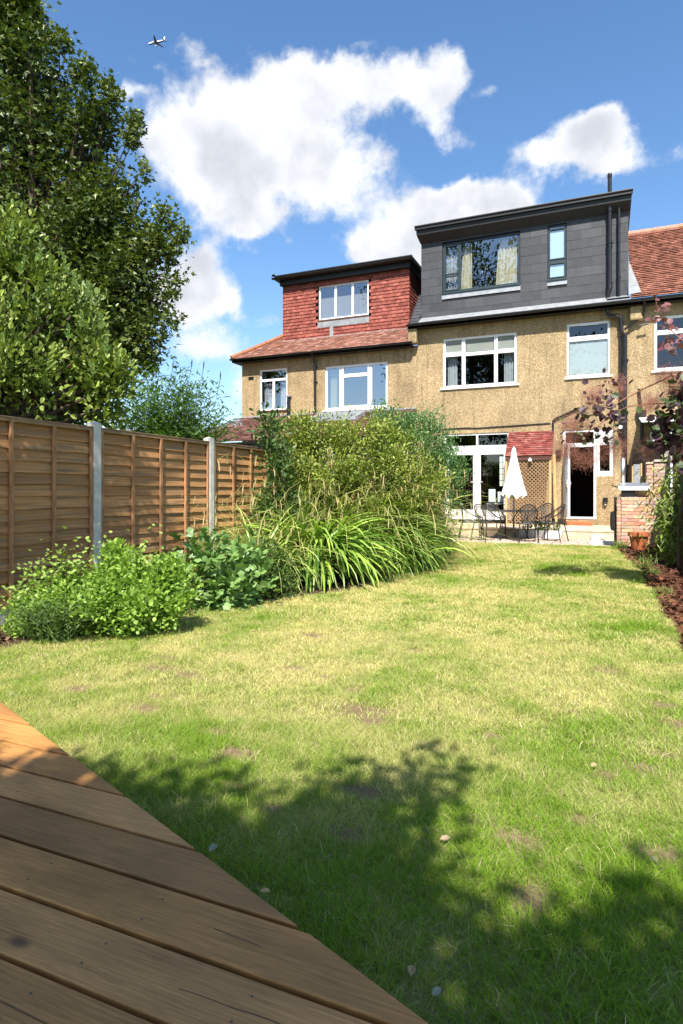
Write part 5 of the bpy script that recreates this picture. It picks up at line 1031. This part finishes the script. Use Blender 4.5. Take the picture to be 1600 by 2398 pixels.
# pendulous sedge: tall arching stems with hanging catkins
def sedge(name, label, x, y, nst, H_, rad, nleaf, grp):
    root = empty(name, (x,y,0), label=label, cat='ornamental grass', group=grp); nst = int(nst*.6)
    strap_c = strap('leaves', None, x, y, nleaf, H_*1.05, .018, (.13,.24,.03), (.36,.46,.10), (.50,.48,.16)); 
    for k_ in ('label','category','group'):
        if k_ in strap_c: del strap_c[k_]
    strap_c.parent = root; strap_c.matrix_parent_inverse = Matrix.Translation((-x,-y,0))
    n = nst; az_ = rng.random(n)*6.283; L = H_*(.6+.7*rng.random(n)); s = np.linspace(0,1,10); le = .05+.45*rng.random(n)
    th = le[:,None] + (1.1+1.3*rng.random(n))[:,None]*s[None]**(1.3+1.4*rng.random((n,1))); Hh = np.cumsum(np.sin(th),1)/9; Z = np.cumsum(np.cos(th),1)/9
    bx = x+rng.normal(size=n)*.12; by = y+rng.normal(size=n)*.12
    cx = bx[:,None]+np.cos(az_)[:,None]*Hh*L[:,None]*rad; cy = by[:,None]+np.sin(az_)[:,None]*Hh*L[:,None]*rad; cz = Z*L[:,None]
    side = unit(np.stack([-np.sin(az_),np.cos(az_),0*az_],1)); Cs = mixc((.30,.34,.10),(.46,.42,.18),rng.random(n))
    o = strips('stems', np.stack([cx,cy,cz],2), side, 0.008*np.ones((n,10)), Cs, MT['dry'], root)
    # catkins hang from the last part of every stem
    Q = []; 
    for i in range(n):
        for j in (5,6,7,8,9):
            if random.random() < .75: Q.append((cx[i,j],cy[i,j],cz[i,j]))
    Q = np.array(Q); k = len(Q); s = np.linspace(0,1,4); l = .07+.11*rng.random(k); a = rng.random(k)*6.28; dx = .03*rng.random(k)
    C3 = np.stack([Q[:,0:1]+np.cos(a)[:,None]*dx[:,None]*s**.5, Q[:,1:2]+np.sin(a)[:,None]*dx[:,None]*s**.5, Q[:,2:3]-l[:,None]*s], 2)
    strips('catkin_sprays', C3, unit(np.stack([np.cos(a),np.sin(a),0*a],1)), np.array([.006,.015,.015,.004])[None]*np.ones((k,1)), mixc((.46,.34,.17),(.60,.48,.24),rng.random(k)), MT['dry'], root)
    return root
gp = 'pendulous sedges in the left border'
for (u, v, t, H_, n_, lab) in ((600,0,8.3,1.3,60,'sedge leaning over the fence foot with catkins against the dark panel'), (690,0,9.5,1.9,110,'sedge with hanging catkins behind the first fountain of strap leaves'),
                          (790,0,10.0,2.1,150,'tall straw tinted sedge in the middle of the border'), (880,0,10.5,2.05,140,'tall sedge behind the gap between the strap leaf fountains'),
                          (960,0,10.9,1.8,110,'sedge with drooping catkins reaching towards the glass doors'), (995,0,11.8,1.3,50,'furthest sedge overhanging the gravel by the metal chairs')):
    p = at(u, 1150, t); sedge('pendulous_sedge', lab, p.x, p.y, n_, H_, 1.0, 260, gp)
# large shrubs behind
ev = px_lobes(10.3, [(690,1010,45),(650,1010,35),(740,1025,45),(700,1060,50),(810,1040,40),(780,1080,80),(720,1120,60),(860,1060,80),(930,1080,70),(870,1140,70),(800,1170,70),(960,1150,60),(670,1150,45),(660,1200,40),(1000,1120,40),(940,1200,60),(870,1230,60),(740,1210,60),(900,1030,38)], 1.5, 1.)
bush('euonymus_shrub', 'big rounded shrub with yellow green leaves rising above the sedges', (-3.9,9.6,0), sub(ev, 7, .36, 1.0), 900, 26, .075, .058, OVAL, [(.10,.16,.02),(.36,.40,.075)], MT['leafg'], updir=.5, shell=.6)
ev2 = px_lobes(11.6, [(930,990,45),(970,1010,50),(1010,1000,35),(1040,1060,40),(1060,1100,35),(980,1080,70),(1030,1120,55),(900,985,35),(1050,1160,35),(1020,1200,50),(1010,1260,45),(960,1260,60)], 1.3, 1.)
bush('ceanothus_shrub', 'blue green fine leaved shrub next to the glass doors', (-3.7,11.2,0), sub(ev2, 6, .45, .9), 560, 30, .09, .045, OVAL, [(.07,.16,.045),(.17,.30,.11)], MT['leaf'], updir=.7, shell=.5)
ev3 = px_lobes(9.4, [(650,1180,40),(640,1230,40),(690,1230,50),(640,1120,22),(630,1000,25),(660,1080,30),(625,1060,16)], 1.3, 1.)
bush('laurel_shrub', 'dark glossy shrub tucked against the third fence panel', (-4.75,8.1,0), ev3, 150, 18, .09, .075, OVAL, [(.04,.09,.02),(.10,.16,.04)], MT['leafg'], updir=.4, shell=.4)
lp = empty('black_plant_pot', (-4.1,5.35,0), label='small black pot half hidden under the lime green herb', cat='plant pot'); q = gr(448,1435)
b = MB(); b.lathe(q.x-.1, q.y+.12, [(.05,0),(.075,.16),(.085,.16),(.085,.185),(.07,.185)], 20); b.build('pot', MT['black'], lp)
# ------------------------------------------------------------------ right border plants
def ptree(): 
    pe = px_lobes(10.6, [(1600,1090,60),(1590,1150,60),(1610,1220,70),(1560,1120,28),(1545,1180,25),(1560,1230,30),(1620,1300,60),(1570,1280,22),(1590,1040,30),(1640,1150,80),(1575,1085,20)], 1., 1.1)
    r = lance_bush('peach_tree', 'young tree with drooping narrow bright leaves against the right wall', 'tree', (1.08,10.9,0), pe, 4200, .15, [(.09,.15,.025),(.28,.36,.07)], MT['leafg'], 90, hang=1.3, spread=.05, sm=MT['stem'], jit=.6)
    b = MB(); b.tube([(1.05,10.9,0),(1.03,10.9,.7),(1.12,10.9,1.5)], [.03,.022,.014], 8); b.build('trunk', MT['bark'], r)
ptree()
sm = empty('smoke_bush', (1.55,7.4,0), label='purple leaved smoke bush reaching in from the right edge with pink plumes', cat='bush')
T_ = 8.0
st = MB()
def arc(pts, r0, r1):
    P_ = [at(u, v, t) for (u, v, t) in pts]; Q = []
    for i in range(len(P_)-1):
        p0 = P_[max(i-1,0)]; p1 = P_[i]; p2 = P_[i+1]; p3 = P_[min(i+2,len(P_)-1)]
        for k in range(5): t = k/5; Q.append(.5*((2*p1)+(p2-p0)*t+(2*p0-5*p1+4*p2-p3)*t*t+(3*p1-p0-3*p2+p3)*t**3))
    Q.append(P_[-1]); st.tube(Q, [r0+(r1-r0)*i/(len(Q)-1) for i in range(len(Q))], 6); return Q
arc([(1900,1300,7.4),(1760,980,7.4),(1600,884,7.6),(1540,896,7.8),(1480,925,8.0),(1440,950,8.0),(1400,1000,8.0)], .016, .004)
arc([(1900,1300,7.4),(1720,1020,7.5),(1600,955,7.6),(1545,945,7.8),(1500,950,7.9),(1460,957,8.0),(1380,1010,8.0),(1350,1030,8.0)], .014, .004)
arc([(1900,1300,7.4),(1800,900,7.3),(1640,820,7.4),(1590,790,7.5),(1550,745,7.6),(1535,700,7.6)], .012, .003)
arc([(1420,960,8.0),(1430,920,8.0),(1428,885,8.0)], .004, .002)
arc([(1720,1020,7.5),(1620,1000,7.5),(1570,1005,7.5),(1520,1030,7.6),(1505,1035,7.6)], .010, .003)
arc([(1900,1300,7.4),(1750,1200,7.3),(1640,1100,7.3),(1590,1090,7.3)], .010, .003)
for (x, y) in ((1.5,7.3),(1.65,7.5),(1.45,7.6)): st.tube([(x,y,0),(x+.2,y,.6),tuple(at(1900,1300,7.4))], [.022,.018,.014], 6)
st.build('branch', MT['rstem'], sm)
P = []; D = []; N_ = []; S = []; C = []
PUR = [(.055,.022,.030),(.045,.022,.028),(.085,.040,.050),(.05,.075,.025),(.070,.10,.03),(.10,.06,.07)]
def lclus(u, v, ru, rv, n, t, size=.10, cols=PUR, out=.6):
    c = at(u, v, t)
    for i in range(n):
        a = rng.normal(size=3)*.5; q = at(u+a[0]*ru, v+a[1]*rv, t+a[2]*.22); d = (q-c); d = d.normalized() if d.length > .01 else Vector((0,0,1))
        P.append(q); D.append(d*out+Vector(rng.normal(size=3))*.6); N_.append(Vector((0,-.5,1))+Vector(rng.normal(size=3))*.6); S.append(size*random.uniform(.6,1.15)); C.append(np.array(random.choice(cols))*random.uniform(.7,1.3))
lclus(1415,960,45,55,75,8.0,.09); lclus(1385,1025,60,24,40,8.0,.08); lclus(1440,990,35,40,30,8.0,.09); lclus(1365,985,40,22,20,8.0,.08); lclus(1425,898,22,30,14,8.0,.07,[(.16,.05,.055),(.11,.04,.045)])
lclus(1585,995,50,55,130,7.5,.12); lclus(1600,930,40,40,80,7.5,.12); lclus(1560,1030,40,30,60,7.6,.11); lclus(1540,985,40,22,35,7.6,.11); lclus(1600,1075,40,30,30,7.4); lclus(1620,1010,50,80,70,7.3)
for (u, v) in ((1535,705),(1545,715),(1560,728),(1570,745),(1530,740),(1545,750),(1555,770),(1580,760),(1590,790),(1575,800),(1560,790),(1540,730),(1562,710)): lclus(u, v, 9, 9, 3, 7.6, .085, [(.20,.06,.07),(.28,.13,.13),(.15,.06,.06),(.24,.09,.09)], .3)
lclus(1580,815,25,18,7,7.5,.13,[(.25,.14,.15),(.14,.05,.06)]); lclus(1595,900,20,14,6,7.5,.09)
leaves('foliage', np.array(P), np.array(D), np.array(N_), np.array(S), np.array(C), ROUND, MT['leafg'], sm)
MT['plume'] = mat('smoke_plume', None, .9, .1, attr=True, transl=.4)
PLS = []
def plume(u, v, ru, rv, n, t):
    s = np.linspace(0,1,4); c = np.array([at(u+a*ru, v+b_*rv, t+d_*.18) for a, b_, d_ in rng.normal(size=(n,3))*.45]); d = unit(rng.normal(size=(n,3))); l = .03+.08*rng.random(n); w_ = rng.normal(size=(n,3))*.02
    PLS.append(c[:,None,:] + d[:,None,:]*l[:,None,None]*s[None,:,None] + w_[:,None,:]*(s**2)[None,:,None])
for a in ((1390,930,35,45,1400,8.1),(1345,995,42,30,1700,8.1),(1330,1050,35,35,1800,8.1),(1372,1075,42,26,1000,8.1),(1435,1045,45,40,1900,8.1),(1450,905,25,35,600,8.1),(1560,880,45,28,1000,7.8),(1525,945,35,28,1100,7.8),(1590,1060,40,40,1800,7.6),(1520,1060,22,25,400,7.7),(1600,900,40,40,1200,7.6),(1570,915,25,30,600,7.7)): plume(*a)
Cn = np.concatenate(PLS); n = len(Cn)
strips('plume_sprays', Cn, unit(rng.normal(size=(n,3))), .0020*np.ones((n,4)), mixc((.50,.24,.21),(.33,.14,.13),rng.random(n)), MT['plume'], sm)
wb = empty('black_plant_pot', (1.1,13.2,0), label='upturned black pot in the shade against the cream wall', cat='plant pot'); q = Vector((1.05,13.6,.1))
b = MB(); b.lathe(q.x, q.y, [(.15,.08),(.17,.30),(.13,.42),(.05,.47),(.0,.48)], 20); b.build('pot', MT['black'], wb, smooth=True)
# ------------------------------------------------------------------ litter on the lawn
for i, (u, v, lab, s) in enumerate([(590,1477,'pale dry leaf on the sunny lawn near the left border',.055),(490,1995,'whitish leaf lying in the shade beside the deck edge',.07),(1385,1795,'curled tan leaf on the sunlit grass to the right',.06),(610,2085,'small curled leaf caught on the deck edge',.045),(1012,2332,'pale leaf in deep shade near the deck corner',.05),(1030,1965,'narrow grey leaf at the rim of the bare patch',.06),(965,2260,'grey green leaf in the dark grass by the deck',.06),(1540,2020,'small green leaf on the grass near the right edge',.05),(915,1560,'tiny brown leaf in the middle of the lawn',.04),(1243,1433,'tiny white petal on the sunny lawn',.03),(20,1628,'pale leaf where the lawn meets the deck at the left edge',.05)]):
    q = gr(u, v, .035 if i != 3 else .11); P_ = np.array([q]); a = random.uniform(0, 6.28)
    o = leaves('fallen_leaf', P_, np.array([(math.cos(a),math.sin(a),.15)]), np.array([(.2,-.3,1.)]), np.array([s*.7]), np.array([[(.42,.30,.16),(.34,.34,.24),(.50,.36,.20)][i % 3]]), OVAL, MT['leaf'], None)
    tag(o, lab, 'leaf', 'fallen leaves on the grass')
# ------------------------------------------------------------------ airliner
tt = 1225; c0 = at(367, 99, tt); al = math.radians(-17); ax = Vector((RT.x*math.cos(al)-RT.y*math.sin(al), RT.x*math.sin(al)+RT.y*math.cos(al), -.02)).normalized(); wy = Vector((-ax.y, ax.x, 0)).normalized(); uz = Vector((0,0,1))
pl = empty('airliner', c0, label='white and blue airliner crossing the sky above the big cloud', cat='aeroplane')
def PP(x, y, z): return c0 + ax*x + wy*y + uz*z
R_ = 2.1; prof = [(-19,.3),(-18.2,1.0),(-16.5,1.7),(-14,R_),(8,R_),(13,1.6),(17,.8),(19,.3)]
b = MB(); bl_ = MB(); n = 16
for part, lo, hi in ((b, -30, 210), (bl_, 210, 330)):
    V = []; m_n = 10
    for (x, r_) in prof:
        for k in range(m_n+1): a = math.radians(lo+(hi-lo)*k/m_n); V.append(PP(x, r_*math.cos(a), r_*math.sin(a)+(.0 if x < 8 else (x-8)*.07)))
    part.add(V, [(i*(m_n+1)+k, i*(m_n+1)+k+1, (i+1)*(m_n+1)+k+1, (i+1)*(m_n+1)+k) for i in range(len(prof)-1) for k in range(m_n)])
b.build('fuselage', MT['white'], pl, smooth=True); bl_.build('belly', MT['blue'], pl, smooth=True)
def wing(b, x0, ch0, x1, ch1, y0, y1, z0, z1, th=.35):
    b.add([PP(x0,y0,z0-th),PP(x0+ch0,y0,z0-th),PP(x1+ch1,y1,z1-th*.3),PP(x1,y1,z1-th*.3),PP(x0,y0,z0+th),PP(x0+ch0,y0,z0+th),PP(x1+ch1,y1,z1+th*.3),PP(x1,y1,z1+th*.3)], [(3,2,1,0),(4,5,6,7),(0,1,5,4),(1,2,6,5),(2,3,7,6),(3,0,4,7)])
for s in (-1, 1):
    b = MB(); wing(b, -5, 7.5, 4.5, 1.6, s*1.2, s*17.5, -1.0, .8); b.build('wing', MT['grey'], pl)
    b = MB(); wing(b, 14, 3.5, 17.5, 1.4, s*.4, s*6.5, .9, 1.3, .2); b.build('tailplane', MT['grey'], pl)
    b = MB(); b.tube([PP(-6.5,s*5.8,-2.4),PP(-5.5,s*5.8,-2.4),PP(-2,s*5.8,-2.3)], [1.0,1.15,.7], 12); b.build('engine', MT['white'], pl)
b = MB(); b.add([PP(12.5,-.2,1.6),PP(18,-.2,1.6),PP(19.5,-.15,7.5),PP(17,-.15,7.5),PP(12.5,.2,1.6),PP(18,.2,1.6),PP(19.5,.15,7.5),PP(17,.15,7.5)], [(3,2,1,0),(4,5,6,7),(0,1,5,4),(1,2,6,5),(2,3,7,6),(3,0,4,7)]); b.build('tail_fin', MT['white'], pl)
# ------------------------------------------------------------------ trees behind the camera: they throw the shade in the foreground
def upsun(x, y, h, r): k = h/SUN.z; return (x+SUN.x*k, y+SUN.y*k, h, (r, r, r*.8))
random.seed(5)
shade = []
for (x, y, r) in [(-3.6,1.5,.45),(-3.0,1.45,.42),(-2.4,1.45,.45),(-1.85,1.65,.45),(-1.3,1.6,.5),(-.95,1.95,.36),(-.85,2.38,.24),(-.72,2.68,.15),(-.80,1.4,.5),(-.30,1.35,.45),(-.05,1.75,.22),(.25,1.55,.42),(.75,1.5,.45),(1.3,1.7,.6),(.55,1.85,.25),(-2.2,.7,.8),(-1.0,.6,.8),(.2,.5,.8),(1.4,.6,.8),(-3.4,.5,.8),(-1.9,1.75,.28),(-2.9,1.7,.22),(-.1,.0,.9),(-1.4,-.3,.9),(.12,2.0,.13),(-1.55,1.95,.22)]:
    shade.append(upsun(x, y, random.uniform(3.7, 4.6), r))
tree('garden_tree', 'leafy tree standing behind the deck and shading it', 'tree', (.8,-3.2,-.03), shade, 1400, 30, .11, .10, OVAL, [(.06,.11,.02),(.14,.2,.05)], MT['leaf'], trunk=.14, shell=.0, updir=.3, fork=(.6,-2.6,2.4), twig=.006)
dap = []
for i in range(70):
    y = random.uniform(3.6, 10.2); z = random.uniform(.2, 2.0); h = random.uniform(3.4, 5.0); k = h/SUN.z
    dap.append((FX+SUN.x*k, y+SUN.y*k, z+h, (.30,.30,.25)))
# dapples on the fence come from an overhanging bough out of the frame
dap = [d for d in dap if (Vector(d[:3])-Vector((0,0,EZ))).dot(FW) < .3 or ((Vector(d[:3])-Vector((0,0,EZ))).dot(RT)/max(.01,(Vector(d[:3])-Vector((0,0,EZ))).dot(FW)) < -.66) or (d[2]-EZ)/max(.01,(Vector(d[:3])-Vector((0,0,EZ))).dot(FW)) > .95]
tree('birch_tree', 'light leaved tree by the left fence behind the viewer', 'tree', (-4.9,.6,-.03), dap, 210, 16, .14, .07, OVAL, [(.06,.11,.02),(.14,.2,.05)], MT['leaf'], trunk=.09, shell=.0, updir=.3, fork=(-4.8,.7,3.4), twig=.006)
far = [(-11,-17,20,(5,5,6)),(-14,-18,14,(5,5,5)),(-8,-18,15,(4,4,5)),(-11,-17,10,(6,6,5)),(-17,-17,19,(4,4,5)),(-5,-20,11,(5,5,5))]
tree('oak_tree', 'tall dark tree far behind the viewer, mirrored in the loft window', 'tree', (-11,-17,-.03), far, 420, 40, .55, .38, OVAL, [(.02,.04,.01),(.07,.1,.02)], MT['leaf'], trunk=.5, shell=.4, fork=(-11,-17,8), twig=.03)
